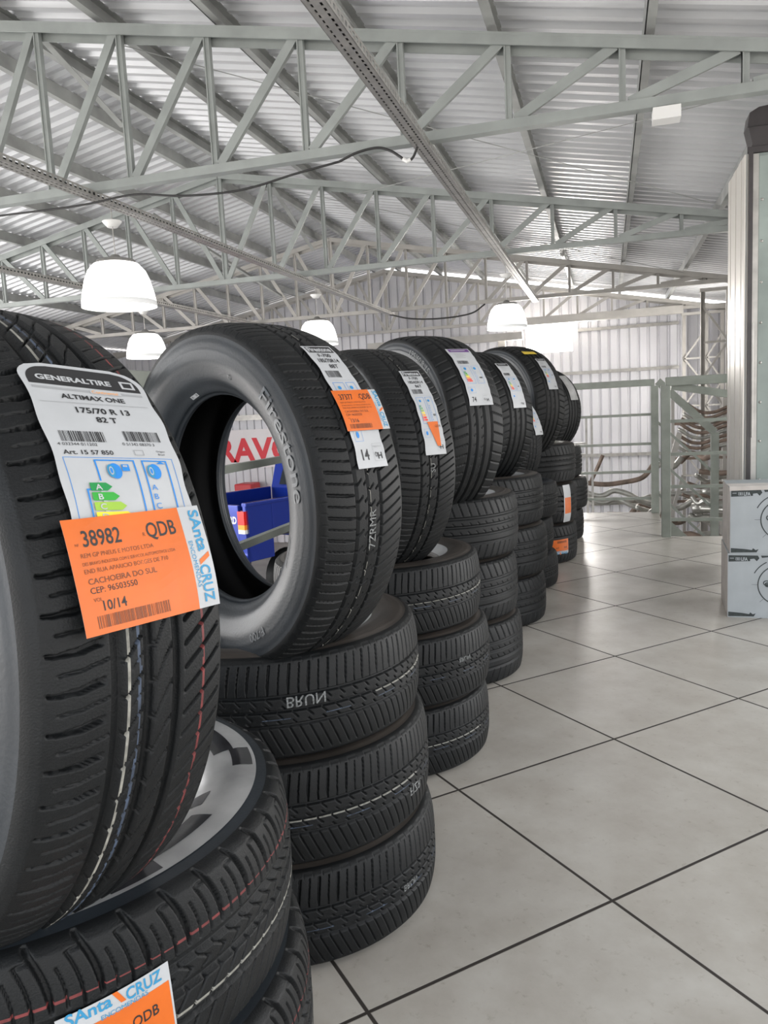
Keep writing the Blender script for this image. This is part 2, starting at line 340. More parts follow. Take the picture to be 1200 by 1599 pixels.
def tyre_mesh(name, pat, stripes, Ro, Rb, Wd, N, dz, side='side', seed=0):
    h = Ro-Rb; Ws = Wd/2; tw = Ws*.86
    # outer half profile from crown edge round the bulge to the bead and the inner liner (r,z)
    sh = crm([(Ro-.0085, tw), (Ro-.016, Ws*.925), (Ro-.030, Ws*.965), (Ro-.030-.10*h, Ws*.985), (Rb+.58*h, Ws), (Rb+.40*h, Ws*.97), (Rb+.22*h, Ws*.86), (Rb+.12*h, Ws*.74),
              (Rb+.05*h, Ws*.65), (Rb+.004, Ws*.60), (Rb, Ws*.55), (Rb+.003, Ws*.48), (Rb+.10*h, Ws*.54), (Rb+.35*h, Ws*.78), (Rb+.6*h, Ws*.86), (Ro-.035, Ws*.80), (Ro-.022, Ws*.55), (Ro-.019, 0.)], 4)
    # fine moulded ridges on the sidewall
    rr = sh[:, 0].copy(); zz = sh[:, 1].copy(); out_i = 36
    zs = np.arange(-tw, tw+1e-6, 2*tw/round(2*tw/dz)); rt = Ro-.0085*np.abs(zs/tw)**3.2
    r = np.concatenate([rt, rr[1:], rr[::-1][1:-1]]); z = np.concatenate([zs, zz[1:], -zz[::-1][1:-1]])
    # extra ring lines cut into the sidewall
    Mr = len(r); th = np.arange(N)*2*np.pi/N; s = th*Ro; SS, WW = np.meshgrid(s, z); RR = np.repeat(r[:, None], N, 1); C = 2*np.pi*Ro
    outer = (RR > Ro-.032) & (np.arange(Mr) < len(zs)+8)[:, None] | (RR > Ro-.032) & (np.arange(Mr) > Mr-9)[:, None]
    D = pat(SS, WW, C); RR = np.where(outer, RR-D, RR)
    # sidewall relief: small outward ridges on rings
    ZZ = WW.copy(); sidem = (np.arange(Mr) >= len(zs)+6) & (np.arange(Mr) < len(zs)+out_i) | (np.arange(Mr) > Mr-out_i-1) & (np.arange(Mr) < Mr-6)
    relief = .0004*np.sin((r-Rb)/h*30)+.0006*np.exp(-((r-Rb-.72*h)/.0012)**2)+.0006*np.exp(-((r-Rb-.22*h)/.0012)**2)
    ZZ[sidem] += (np.sign(z)*relief)[sidem][:, None]
    X = RR*np.cos(th); Y = RR*np.sin(th)
    co = np.stack([X, Y, ZZ], -1).reshape(-1, 3)
    j, i = np.meshgrid(np.arange(Mr), np.arange(N), indexing='ij'); j2 = (j+1) % Mr; i2 = (i+1) % N
    F = np.stack([j*N+i, j*N+i2, j2*N+i2, j2*N+i], -1).reshape(-1, 4)
    mi = np.zeros((Mr, N), int); nz = len(zs); mi[nz+5:nz+44] = 1; mi[Mr-44:Mr-5] = 1; mi[nz+44:Mr-44] = 2
    if stripes is not None:
        mid_s = SS+(s[1]-s[0])/2; mid_w = WW+dz/2
        st = stripes(mid_s[:nz-1], mid_w[:nz-1]); ok = D[:nz-1] < .0035; mi[:nz-1] = np.where((st > 0) & ok, st+2, 0)
    me = bpy.data.meshes.new(name); me.vertices.add(len(co)); me.vertices.foreach_set('co', co.astype(np.float32).ravel())
    me.loops.add(F.size); me.loops.foreach_set('vertex_index', F.astype(np.int32).ravel())
    me.polygons.add(len(F)); me.polygons.foreach_set('loop_start', (np.arange(len(F))*4).astype(np.int32))
    for k in ('tread', side, 'inner', 'swhite', 'sblue', 'sred'): me.materials.append(M[k])
    me.polygons.foreach_set('material_index', mi.reshape(-1).astype(np.int32))
    me.polygons.foreach_set('use_smooth', np.ones(len(F), bool)); me.update(calc_edges=True); me.validate()
    me['Ro'] = Ro; me['W'] = Wd; me['Rb'] = Rb
    k = int(np.argmin(sh[:, 0])); PROF[me.name] = (sh[:k+1, 0][::-1].copy(), sh[:k+1, 1][::-1].copy())
    return me
MESH = {}; PROF = {}
def get_tyre(kind):
    spec = {'A': (pat_A, stripes_A, .288, .166, .175, 2000, .0012, 'side'), 'B': (pat_B, stripes_Bt, .305, .182, .190, 1600, .0013, 'side'),
            'Bl': (pat_B, stripes_B, .298, .178, .192, 1600, .0013, 'dusty'), 'C': (pat_C, stripes_C, .296, .168, .188, 1700, .0013, 'side'),
            'D': (pat_D, None, .306, .190, .222, 760, .0022, 'side'), 'Dl': (pat_D, None, .300, .190, .222, 760, .0022, 'dusty'),
            'Dw': (pat_D, None, .318, .200, .243, 620, .003, 'dusty'), 'Bs': (pat_B, None, .292, .175, .188, 760, .0022, 'side')}[kind]
    if kind not in MESH: MESH[kind] = (tyre_mesh('tyre_'+kind, *spec), spec)
    return MESH[kind]
def put_tyre(kind, loc, label, face=None, rotz=0, flip=False, group=None, tilt=(0, 0), scale=1.):
    me, spec = get_tyre(kind); o = bpy.data.objects.new('tyre', me); COL.objects.link(o)
    tag(o, label, 'tyre', group)
    if face is not None:                       # standing upright; face = compass angle of the front sidewall
        a = math.radians(face); n = Vector((math.sin(a), math.cos(a), tilt[1])).normalized(); up = Vector((0, 0, 1)); x = up.cross(n).normalized(); y = n.cross(x)
        mt = Matrix(((x.x, y.x, n.x), (x.y, y.y, n.y), (x.z, y.z, n.z))).to_4x4()
        mt = mt @ Matrix.Rotation(rotz, 4, 'Z')
    else:
        mt = Matrix.Rotation(tilt[0], 4, 'X') @ Matrix.Rotation(tilt[1], 4, 'Y') @ Matrix.Rotation(rotz, 4, 'Z')
        if flip: mt = mt @ Matrix.Rotation(math.pi, 4, 'X')
    o.matrix_world = Matrix.Translation(loc) @ mt @ Matrix.Scale(scale, 4)
    return o
def on_tread(tyre, th0, w0, rot=0., off=.0012, lift=None):
    """mapping of flat artwork (x right, y up) onto the tread of an upright tyre"""
    Ro = tyre.data['Ro']; c, n = math.cos(rot), math.sin(rot)
    def fn(x, y, d):
        xx = x*c-y*n; yy = x*n+y*c; s = yy+th0*Ro; w = w0-xx
        r = Ro+.0006+off+d+.0008*math.sin(s*55+w*20)+(lift(x, y) if lift else 0)
        a = s/Ro; return (r*math.cos(a), r*math.sin(a), w)
    return fn
def on_side(tyre, th0, r0, sgn=1, off=.0012):
    """mapping onto the sidewall: x runs along the circle (clockwise seen from outside), y outward"""
    Ro, Rb, Wd = (tyre.data[k] for k in ('Ro', 'Rb', 'W')); h = Ro-Rb; Ws = Wd/2
    rs, zs = PROF[tyre.data.name]
    def fn(x, y, d):
        r = r0+y; a = th0-sgn*x/r0; z = float(np.interp(r, rs, zs))+off+d; return (r*math.cos(a), r*math.sin(a), sgn*z)
    return fn

def rounded(w, y0, y1, rtop, rbot=0.):
    def f(y):
        if y > y1-rtop: t = (y-(y1-rtop))/rtop; return w-rtop*(1-math.sqrt(max(0, 1-t*t)))
        if rbot and y < y0+rbot: t = ((y0+rbot)-y)/rbot; return w-rbot*(1-math.sqrt(max(0, 1-t*t)))
        return w
    return (lambda y: -f(y)), f
def eu_label(p, x0, y1, w, h, full=True):
    """blue framed energy label; (x0,y1) is its top left corner"""
    t = .7
    a, b = x0+w*.30, x0+w*.60
    for (xa, xb) in ((x0+w*.14, x0+w*.50), (x0+w*.58, x0+w*.88)):
        p.frame(xa, y1-h, xb, y1, t, 'blue', 2)
        cx = (xa+xb)/2; p.ell(cx-w*.02, y1-h*.15 if h > 30 else y1-h*.3, w*.045, min(w*.055, h*.2), 'blue', 2); p.ell(cx-w*.055, y1-h*.15 if h > 30 else y1-h*.3, w*.03, min(w*.05, h*.19), 'teal', 3)
    if full:
        cols = ('g1', 'g2', 'g3', 'y1', 'o1', 'r1', 'r1'); n = 7
        for k in range(n):
            y = y1-h*.32-k*h*.085; L = w*(.07+.022*k)
            p.poly([(x0+w*.17, y-h*.065), (x0+w*.17+L, y-h*.065), (x0+w*.17+L+w*.025, y-h*.0325), (x0+w*.17+L, y), (x0+w*.17, y)], [(0, 1, 2, 3, 4)], cols[k], 3)
            p.text('ABCDEFG'[k], x0+w*.19, y-h*.058, h*.075, 'paper', 4, bold=.02)
            p.text('ABCDEFG'[k], x0+w*.63, y-h*.058, h*.075, 'blue', 3)
        y = y1-h*.32-4*h*.085; p.poly([(x0+w*.72, y-h*.03), (x0+w*.75, y-h*.075), (x0+w*.84, y-h*.075), (x0+w*.84, y+.0), (x0+w*.75, y)], [(0, 1, 2, 3, 4)], 'ink', 3)
        p.text('E', x0+w*.77, y-h*.065, h*.08, 'paper', 4, bold=.02)
def shipping_label(p, num, code, qty, w=86., h=62., flipside=False, hide=0):
    """orange address label with a white carrier strip on its right"""
    ow = w*.83
    p.strip(-h/2, h/2, -w/2, w/2, 'paper', 4, 12, 6)
    p.strip(-h/2, h/2, -w/2, -w/2+ow, 'orange', 5, 12, 6)
    x = -w/2+w*.10
    p.text('NF', -w/2+w*.05, h*.26, 2.6, 'inkb', 6); p.text(num, x, h*.25, h*.20, 'ink', 6, sx=.82, bold=.012); p.text('R', x+w*.42, h*.27, 4, 'inkb', 6); p.text(code, x+w*.45, h*.25, h*.20, 'ink', 6, sx=.8, bold=.012)
    for k, t in enumerate(('REM GP PNEUS E MOTOS LTDA', 'DES BRAVO INDUSTRIA COM E SERVICOS AUTOMOTIVOS LTDA', 'END RUA APARICIO BORGES DE 710')):
        p.text(t, x-w*.03, h*.155-k*h*.068, h*.055*max(.75, min(1., w*.66/text2d(t, h*.055)[2])), 'inkb', 6, sx=min(1., w*.66/text2d(t, h*.055)[2])/max(.75, min(1., w*.66/text2d(t, h*.055)[2])))
    p.text('CACHOEIRA DO SUL', x-w*.02, -h*.075, h*.07, 'inkb', 6, sx=1.1, bold=.01); p.text('CEP: 96503550', x-w*.02, -h*.155, h*.075, 'ink', 6, sx=1.05)
    p.text('VOL', x-w*.01, -h*.225, h*.045, 'inkb', 6); p.text(qty, x+w*.03, -h*.31, h*.12, 'ink', 6, sx=.95, bold=.012)
    p.bars(x-w*.01, -h*.45, x+w*.50, -h*.345, 'inkb', 6, 5)
    p.T.append((-w/2+ow+w*.085, 0, -math.pi/2))
    carrier(p, h)
    p.T.pop()
def carrier(p, h, lev=6):
    s = h*.17
    p.text('SAnta', -h*.46, -h*.012, s, 'teal', lev, bold=.022, sx=h*.42/text2d('SAnta', s, .022)[2])
    p.poly([(-h*.03, h*.10), (h*.02, h*.10), (h*.09, -h*.03), (h*.04, -h*.03)], [(0, 3, 2, 1)], 'orange', lev)
    p.text('CRUZ', h*.09, -h*.045, s, 'teal', lev, bold=.022, sx=h*.36/text2d('CRUZ', s, .022)[2])
    p.text('ENCOMENDAS', -h*.16, -h*.105, s*.40, 'teal', lev)
def brand_label(p, brand, model, size, load, w, h, head='ink', eu=True, num='14'):
    xl, xr = -w/2, w/2
    wv = lambda y: 1.0*math.sin(y*.13)
    p.strip(-h/2, h/2, lambda y: xl+wv(y), lambda y: xr+.7*math.sin(y*.21+1), 'paper', 0, 36, 6)
    p.rect(xl+w*.09, h/2-h*.085, xr-w*.05, h/2-h*.012, head, 1)
    if not brand:
        for q in range(5): p.line(-w*.3, h/2-h*(.12+.022*q), w*(.05+.06*(q % 3)), h/2-h*(.12+.022*q), 1.3, 'inkg', 2)
        p.line(-w*.32, h/2-h*.05, w*.3, h/2-h*.045, 3.5, 'paper', 2)
    p.text(brand, 0, h/2-h*.072, h*.072, 'paper', 2, 'c', bold=.035, sx=.98*w*.8/max(1, text2d(brand, h*.072, .035)[2]))
    p.text(model, 0, h/2-h*.135, h*.05, 'ink', 2, 'c', bold=.02); p.text(size, 0, h/2-h*.19, h*.052, 'ink', 2, 'c', bold=.02, sx=.85); p.text(load, 3, h/2-h*.245, h*.05, 'ink', 2, 'c', bold=.02)
    p.bars(xl+w*.12, h/2-h*.33, xl+w*.6, h/2-h*.27, 'ink', 2, 3)
    p.line(xl+w*.1, h/2-h*.355, xr-w*.08, h/2-h*.355, .3, 'inkg', 2)
    if eu: eu_label(p, xl, h/2-h*.375, w, h*.30)
    p.frame(xl+w*.10, -h/2+h*.18, xl+w*.38, -h/2+h*.27, .4, 'blue', 2); p.ell(xl+w*.22, -h/2+h*.225, w*.05, h*.022, 'blue', 3)
    p.text(num, xl+w*.14, -h/2+h*.055, h*.10, 'ink', 2, bold=.02, sx=.8)
    p.frame(xr-w*.40, -h/2+h*.04, xr-w*.07, -h/2+h*.16, .4, 'inkg', 2); p.text('Seguranca', xr-w*.37, -h/2+h*.135, h*.018, 'inkg', 3)
    p.text('H', xr-w*.2, -h/2+h*.055, h*.06, 'ink', 3, 'c', bold=.03); p.ell(xr-w*.32, -h/2+h*.085, w*.04, h*.016, 'ink', 3, ring=1)

# =================================================================== BUILDING
XC, ZT, SL, ZB, SP = -3.564, 3.332, .19486, 2.299, .5213      # ridge x, ridge height, roof slope, bottom chord height, web spacing
YW, XR, XL, ZG = 13.45, 1.80, -8.93, -1.40
def roof_z(x): return ZT+.110-SL*abs(x-XC)

# floor slab of the mezzanine with a stair well at the back right
def floor_mesh():
    x0, x1, y0, y1 = -1.10, 3.2, -2.5, 6.95; xs, ys = .40, 5.70; T = .53794; rot = .79757; tx, ty = -.00467, 1.4622
    pts = [(x0, y0), (x1, y0), (x1, ys), (xs, ys), (xs, y1), (x0, y1)]
    me = bpy.data.meshes.new('floor'); n = len(pts)
    vs = [(x, y, 0) for x, y in pts]+[(x, y, -.14) for x, y in pts]
    fs = [(0, 1, 2, 3), (0, 3, 4, 5), (9, 8, 7, 6), (11, 10, 9, 6)]+[(i, i+n, (i+1) % n+n, (i+1) % n) for i in range(n)]
    me.from_pydata(vs, [], fs); uv = me.uv_layers.new(name='UVMap'); c, s = math.cos(rot), math.sin(rot)
    for p in me.polygons:
        p.material_index = 0 if p.index < 2 else 1
        for li in p.loop_indices:
            v = me.vertices[me.loops[li].vertex_index].co; dx, dy = v.x-tx, v.y-ty
            uv.data[li].uv = ((dx*c-dy*s)/T, (dx*s+dy*c)/T)
    me.materials.append(M['tiles']); me.materials.append(M['steelw']); o = bpy.data.objects.new('floor', me); COL.objects.link(o); tag(o, kind='structure')
floor_mesh()
b = MB(); b.box((XL-.2, -2.5, ZG-.2), (4.5, YW+.2, ZG), 'conc'); tag(b.build('floor_ground'), kind='structure')

# corrugated roof, ribs running down the slope
def ribs(n0, n1, pitch, h=.022):
    out = []; k = n0
    while k < n1:
        out += [(k, 0), (k+pitch*.30, 0), (k+pitch*.42, h), (k+pitch*.62, h*.92), (k+pitch*.86, h)]; k += pitch
    return out
def roof_sheet():
    b = MB(); prof = ribs(-2.5, YW, .134, .024)
    for xa, xb in ((XC, 3.6), (XL-.25, XC)):
        vs = []; L = 6; xx = [xa+(xb-xa)*k/L for k in range(L+1)]
        for y, h in prof: vs += [(x, y, roof_z(x)+h) for x in xx]
        m = L+1; fs = [(i*m+k, i*m+k+1, (i+1)*m+k+1, (i+1)*m+k) for i in range(len(prof)-1) for k in range(L)]
        b.add(vs, fs, 'roof')
    tag(b.build('ceiling'), kind='structure')
roof_sheet()
# far wall: vertical ribs, an opening for the window, stops a little below the roof (bright gap)
WX0, WX1, WZ0, WZ1 = -1.30, -.52, 1.80, 2.24
def back_wall():
    b = MB(); x = XL; prof = []
    while x < XR: prof += [(x, 0), (x+.092, 0), (x+.104, .03), (x+.112, .03), (x+.134, .03), (x+.146, 0)]; x += .1525
    def col(p0, p1, z0, z1):
        (xa, ya), (xb, yb) = p0, p1
        b.add([(xa, YW+ya, z0[0]), (xb, YW+yb, z0[1]), (xb, YW+yb, z1[1]), (xa, YW+ya, z1[0])], [(0, 1, 2, 3)], 'wallm')
    for p0, p1 in zip(prof, prof[1:]):
        t = [min(roof_z(p[0])-.085, 9) for p in (p0, p1)]; xm = (p0[0]+p1[0])/2
        if WX0 < xm < WX1: col(p0, p1, (ZG, ZG), (WZ0, WZ0)); col(p0, p1, (WZ1, WZ1), t)
        else: col(p0, p1, (ZG, ZG), t)
    tag(b.build('wall_back'), kind='structure')
    b = MB(); b.box((WX0-.05, YW+.05, WZ0-.04), (WX1+.05, YW+.09, WZ1+.04), 'sky')
    tag(b.build('window_1'), kind='structure')
back_wall()
def side_wall(name, X, y0, y1, win=None):
    b = MB(); y = y0
    while y < y1:
        for (ya, da), (yb, db) in zip([(0, 0), (.09, 0), (.10, .03), (.14, .03)], [(.09, 0), (.10, .03), (.14, .03), (.1525, 0)]):
            zt = roof_z(X)-.02; sg = 1 if X > XC else -1; segs = [(ZG, zt)]
            if win and win[0] < y+ya < win[1]: segs = [(ZG, win[2]), (win[3], zt)]
            for za, zb in segs: b.add([(X+sg*da, y+ya, za), (X+sg*db, y+yb, za), (X+sg*db, y+yb, zb), (X+sg*da, y+ya, zb)], [(0, 1, 2, 3)], 'steelw' if X > 0 else 'wallm')
        y += .1525
    tag(b.build(name), kind='structure')
side_wall('wall_right', XR, 5.9, YW, (11.1, 12.2, .75, 1.95)); side_wall('wall_left', XL, 8.2, YW)
b = MB(); b.box((XR+.06, 11.0, .7), (XR+.09, 12.3, 2.0), 'sky'); tag(b.build('window_2'), kind='structure')
# girts and beams on the far wall
for k, (z, xa, xb, h, label) in enumerate([(1.43, -6., 1.1, .05, 'thin horizontal wall rail at handrail height on the far corrugated wall'),
        (2.12, -.45, 1.1, .045, 'thin horizontal wall rail right of the bright far window'),
        (.06, -3., 1.1, .05, 'thin horizontal wall rail behind the pipe pile on the far wall'), (-.72, -2.5, 1.1, .10, 'low horizontal channel at the foot of the far corrugated wall'),
        (.98, -7.2, -3.5, .10, 'long horizontal steel rail above the red lettered sign')]):
    b = MB(); b.box((xa, YW-.05, z-h/2), (xb, YW-.003, z+h/2), 'galv'); tag(b.build('wall_rail'), label, 'wall rail')
b = MB(); b.bar((-3.9, 12.9, 2.06), (-1.3, 12.9, 2.06), .10, .12, 'steelw'); tag(b.build('steel_beam'), 'pale horizontal steel beam on the far wall left of the bright window', 'beam')
b = MB(); b.bar((-1.35, 12.9, 2.27), (1.12, 12.9, 2.27), .10, .12, 'steelw'); tag(b.build('steel_beam'), 'pale horizontal steel beam just above the bright far window', 'beam')
b = MB(); b.bar((-1.66, 13.1, ZG), (-1.66, 13.1, 2.1), .12, .12, 'steelw'); tag(b.build('steel_post'), 'pale upright steel post left of the bright far window', 'post')

# roof trusses, each with chords, posts and diagonals as parts
TY = (3.98, 7.116, 10.25, 12.95)
names = ('nearest to the camera, crossing the top of the view', 'second from the camera, above the row of tyres', 'third from the camera, in front of the far wall', 'farthest, standing against the corrugated far wall')
def truss(Y, i):
    t = empty('roof_truss', (XC, Y, ZB), 'grey steel lattice roof truss, '+names[i], 'roof truss', 'roof trusses under the sheet roof')
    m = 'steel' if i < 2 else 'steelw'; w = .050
    def ch(name, p, q, w=.06, **k):
        b = MB(); b.angle((p[0]-XC, 0, p[1]-ZB), (q[0]-XC, 0, q[1]-ZB), w, .006, m, **k); return b.build(name, t)
    zt = lambda x: ZT-SL*abs(x-XC)
    b = MB(); b.bar((XL-XC, 0, 0), (XR-XC, 0, 0), .06, .045, m); b.build('bottom_chord', t)
    for x1 in (XR, XL):
        b = MB(); b.bar((0, 0, ZT-ZB-.02), (x1-XC, 0, zt(x1)-ZB-.02), .07, .012, m); b.bar((0, -.03, ZT-ZB-.045), (x1-XC, -.03, zt(x1)-ZB-.045), .008, .05, m)
        b.bar((0, .03, ZT-ZB-.06), (x1-XC, .03, zt(x1)-ZB-.06), .008, .07, m); b.build('top_chord', t)
    for k in range(-10, 11):
        x = XC+k*SP
        if not XL < x < XR-.05 or (i == 0 and k < -1): continue
        h = zt(x)-ZB
        b = MB(); b.bar((x-XC, 0, .02), (x-XC, 0, h-.04), .030 if k else .05, .030, m); b.bar((x-XC-.012, 0, .02), (x-XC-.012, 0, h-.04), .006, .046, m); b.build('web_post', t)
        if k: 
            sg = 1 if k > 0 else -1; x2 = x-sg*SP
            p = Vector((x-sg*.03-XC, 0, zt(x)-ZB-.05)); q = Vector((x2+sg*.03-XC, 0, .02)); b = MB()
            b.bar(p, q, .034, .034, m, up=(0, 1, 0)); b.bar(p+Vector((0, -.017, 0)), q+Vector((0, -.017, 0)), .046, .005, m, up=(0, 1, 0)); b.build('web_diagonal', t)
    return t
for i, Y in enumerate(TY): truss(Y, i)
ordn = ['first', 'second', 'third', 'fourth', 'fifth', 'sixth', 'seventh', 'eighth']
for sg in (1, -1):
    for k in range(7 if sg > 0 else 7):
        x = XC+sg*(.18+.714*k)
        if x > XR or x < XL: continue
        z = roof_z(x)-.05; b = MB()
        b.bar((x, -2.4, z), (x, YW-.06, z), .006, .095, 'purlin'); b.bar((x+sg*.02, -2.4, z+.045), (x+sg*.02, YW-.06, z+.045), .045, .005, 'purlin'); b.bar((x+sg*.02, -2.4, z-.045), (x+sg*.02, YW-.06, z-.045), .045, .005, 'purlin')
        tag(b.build('purlin'), 'grey steel channel purlin under the roof sheets, %s to the %s of the ridge' % (ordn[k], 'right' if sg > 0 else 'left'), 'purlin', 'purlins under the roof')
# sway braces and bracing rods
for (p, q, l) in [((-3.04, 4.02, 3.17), (-3.04, 4.75, 2.93), 'dark angle brace running back from the nearest truss near the ridge'), ((-3.04, 7.15, 3.17), (-3.04, 8.2, 2.75), 'dark angle brace running back from the second truss near the ridge'),
                  ((-4.35, 7.2, 3.05), (-3.6, 8.6, 2.35), 'dark angle brace crossing left of the ridge behind the second truss')]:
    b = MB(); b.angle(p, q, .04, .005, 'purlin'); tag(b.build('sway_brace'), l, 'brace')
for (p, q, l) in [((-2.9, 4.1, 3.2), (.9, 7.0, 2.46), 'thin bracing rod sloping down to the right between the first two trusses'), ((1.6, 4.0, 2.4), (-2.2, 7.1, 2.95), 'thin bracing rod sloping up to the left between the first two trusses'),
                  ((-2.9, 7.2, 3.1), (.9, 10.2, 2.42), 'thin bracing rod behind the second truss running down to the right'), ((1.5, 7.2, 2.3), (-2.4, 10.2, 2.9), 'thin bracing rod behind the second truss running up to the left')]:
    b = MB(); b.tube([p, q], .003, 'purlin', 6); tag(b.build('bracing_rod'), l, 'rod')
# perforated cable trays hung below the trusses
def tray(x, y0, y1, label):
    b = MB(); z = 2.245; w = .072
    # base plate with two rows of slots, built as strips and rungs
    for xa, xb in ((-w/2, -.021), (-.012, .012), (.021, w/2)): b.box((x+xa, y0, z), (x+xb, y1, z+.002), 'galv')
    y = y0
    while y < y1:
        for xa, xb in ((-.021, -.012), (.012, .021)): b.box((x+xa, y, z), (x+xb, y+.014, z+.002), 'galv')
        y += .036
    for sx in (-w/2, w/2):
        b.box((x+sx-.0012, y0, z), (x+sx+.0012, y1, z+.010), 'galv'); b.box((x+sx-.0012, y0, z+.026), (x+sx+.0012, y1, z+.036), 'galv'); y = y0
        while y < y1: b.box((x+sx-.0012, y, z+.01), (x+sx+.0012, y+.018, z+.026), 'galv'); y += .040
    b.box((x-w/2+.01, y0, z+.012), (x+w/2-.01, y1, z+.024), 'black')  # black box standing in for the shade inside the tray behind its slots
    tag(b.build('cable_tray'), label, 'cable tray')
tray(-.862, 1.2, 10.3, 'perforated metal cable tray running overhead to the right lamp')
tray(-2.79, 1.8, 10.4, 'perforated metal cable tray running overhead above the large left lamp')
tray(-4.68, 3.5, 10.4, 'perforated metal cable tray at far left, behind the large left lamp')
# pendant lamps
def pendant(x, y, zb, d, label, canopy=True):
    t = empty('pendant_lamp', (x, y, zb), label, 'pendant lamp', 'bell shaped pendant lamps'); r = d/2; h = d*.60
    b = MB(); prof = [(r*.985, h*.12), (r*.95, h*.30), (r*.86, h*.60), (r*.76, h*.80), (r*.60, h*.95), (r*.40, h*.99), (0.001, h)]
    b.lathe(prof, m='lamp', n=40); b.build('lamp_shade', t, smooth=True)
    b = MB(); b.lathe([(r, 0), (r*.985, h*.12), (r*.97, h*.12), (r*.985, 0), (r, 0)], m='lamprim', n=40); b.build('lower_rim', t, smooth=True)
    b = MB(); b.lathe([(r*.55, h*.965), (r*.5, h*1.04), (r*.2, h*1.07), (r*.1, h*1.16), (.001, h*1.16)], m='galv', n=24); b.build('cap', t, smooth=True)
    b = MB(); b.tube([(0, 0, h*1.15), (0, 0, 2.24-zb)], .003, 'galv', 6); b.build('cord', t)
    if canopy: b = MB(); b.lathe([(.001, 2.13-zb), (.03, 2.125-zb), (.055, 2.155-zb), (.056, 2.16-zb), (.001, 2.16-zb)], m='white', n=20); b.build('canopy', t, smooth=True)
    l = bpy.data.lights.new('bulb', 'POINT'); l.energy = 6; l.color = (1, .97, .9); l.shadow_soft_size = .05
    lo = bpy.data.objects.new('bulb', l); lo.location = (0, 0, -.03); COL.objects.link(lo); lo.parent = t
pendant(-2.79, 4.15, 1.665, .435, 'large glowing white bell lamp hanging at upper left above the nearest tyre')
pendant(-.885, 7.4, 1.665, .375, 'glowing white bell lamp hanging above the far tyres, beside the bright window')
pendant(-4.73, 7.45, 1.665, .43, 'glowing white bell lamp low at left, seen between the first and second upright tyres')
pendant(-2.79, 7.5, 1.665, .40, 'glowing white bell lamp peeking out above the second upright tyre')
# cables
def cable(pts, r, label, m='black'):
    b = MB(); P = crm(pts, 8); b.tube([tuple(p) for p in P], r, m, 8); tag(b.build('cable', smooth=True), label, 'cable')
cable([(-3.8, 3.93, 2.21), (-3.386, 3.93, 2.212), (-2.988, 3.93, 2.205), (-2.775, 3.93, 2.207), (-2.485, 3.93, 2.22), (-2.211, 3.93, 2.18), (-1.944, 3.93, 2.164), (-1.757, 3.93, 2.173), (-1.538, 3.93, 2.206), (-1.292, 3.93, 2.234)], .006, 'black cable sagging along the bottom chord of the nearest truss')
cable([(-1.292, 3.93, 2.234), (-1.188, 3.92, 2.262), (-1.086, 3.92, 2.270), (-1.02, 3.92, 2.248), (-.973, 3.92, 2.215), (-.935, 3.92, 2.187), (-.905, 3.92, 2.20), (-.875, 3.9, 2.24)], .0065, 'black cable looping from the nearest truss to the right cable tray')
b = MB(); b.tube([(-.955, 3.92, 2.200), (-.935, 3.92, 2.186), (-.917, 3.92, 2.193)], .010, 'white', 8); tag(b.build('cable_connector'), 'white plastic connector on the cable loop under the nearest truss', 'connector')
cable([(-2.79, 10.3, 2.25), (-2.5, 10.28, 2.17), (-2.1, 10.28, 2.14), (-1.7, 10.28, 2.17), (-1.5, 10.25, 2.27)], .010, 'dark cable drooping below the third truss at the end of the tray')
b = MB(); b.box((.215, 3.93, 2.215), (.335, 4.02, 2.268), 'white'); tag(b.build('ballast_box'), 'small white electrical box under the nearest truss at the upper right', 'electrical box')

# lattice columns at the right wall
def lattice(x, y, w, z0, z1, label, cross=.42):
    t = empty('lattice_column', (x, y, z0), label, 'column')
    for sx in (0, w): b = MB(); b.angle((sx, 0, 0), (sx, 0, z1-z0), .05, .006, 'steelw', flip=1 if sx else -1); b.build('upright', t)
    z = .05; k = 0
    while z+cross < z1-z0:
        b = MB(); b.bar((0, 0, z), (w, 0, z), .025, .025, 'steelw'); b.build('rung', t)
        b = MB(); b.bar((0, 0, z+(cross if k % 2 else 0)), (w, 0, z+(0 if k % 2 else cross)), .025, .025, 'steelw', up=(0, 1, 0)); b.build('diagonal_strut', t); z += cross; k += 1
    b = MB(); b.bar((-.04, 0, z1-z0), (w+.04, 0, z1-z0), .06, .04, 'steelw'); b.build('head_plate', t)
lattice(1.11, 10.2, .28, ZG, 2.20, 'pale steel lattice column left of the white cabinet side, with daylight behind it')
lattice(1.14, 12.95, .26, ZG, 2.2, 'pale steel lattice column in the far right corner of the hall', .36)
lattice(1.46, 12.95, .22, ZG, 2.2, 'slimmer steel lattice column right of the corner column', .36)

# ------------------------------------------------------------------ railings
def railing(name, p0, p1, label, posts, top=1.10, bars=(.83, .586, .351, .125), th=.055):
    p0 = Vector(p0); p1 = Vector(p1); t = empty(name, p0, label, 'railing'); d = p1-p0
    b = MB(); b.bar((0, 0, top-th/2), (d.x, d.y, top-th/2+d.z), .05, th, 'rail'); b.build('handrail', t, bevel=.004)
    for z in bars: b = MB(); b.bar((0, 0, z), (d.x, d.y, z+d.z), .022, .022, 'rail'); b.build('rail_bar', t)
    for f in posts: q = d*f; b = MB(); b.box((q.x-.03, q.y-.03, 0), (q.x+.03, q.y+.03, top-.055), 'rail'); b.build('post', t, bevel=.003)
railing('mezzanine_railing', (-1.04, -1.5, 0), (-1.04, 6.9, 0), 'green-grey steel railing along the mezzanine edge behind the tyre stacks', (0, .25, .75, 1.), top=1.09, bars=(.83, .60, .36, .125), th=.07)
railing('mezzanine_railing', (-1.0, 6.9, 0), (.375, 6.9, 0), 'green-grey steel railing across the far end of the tiled floor', (1.,), top=1.12)
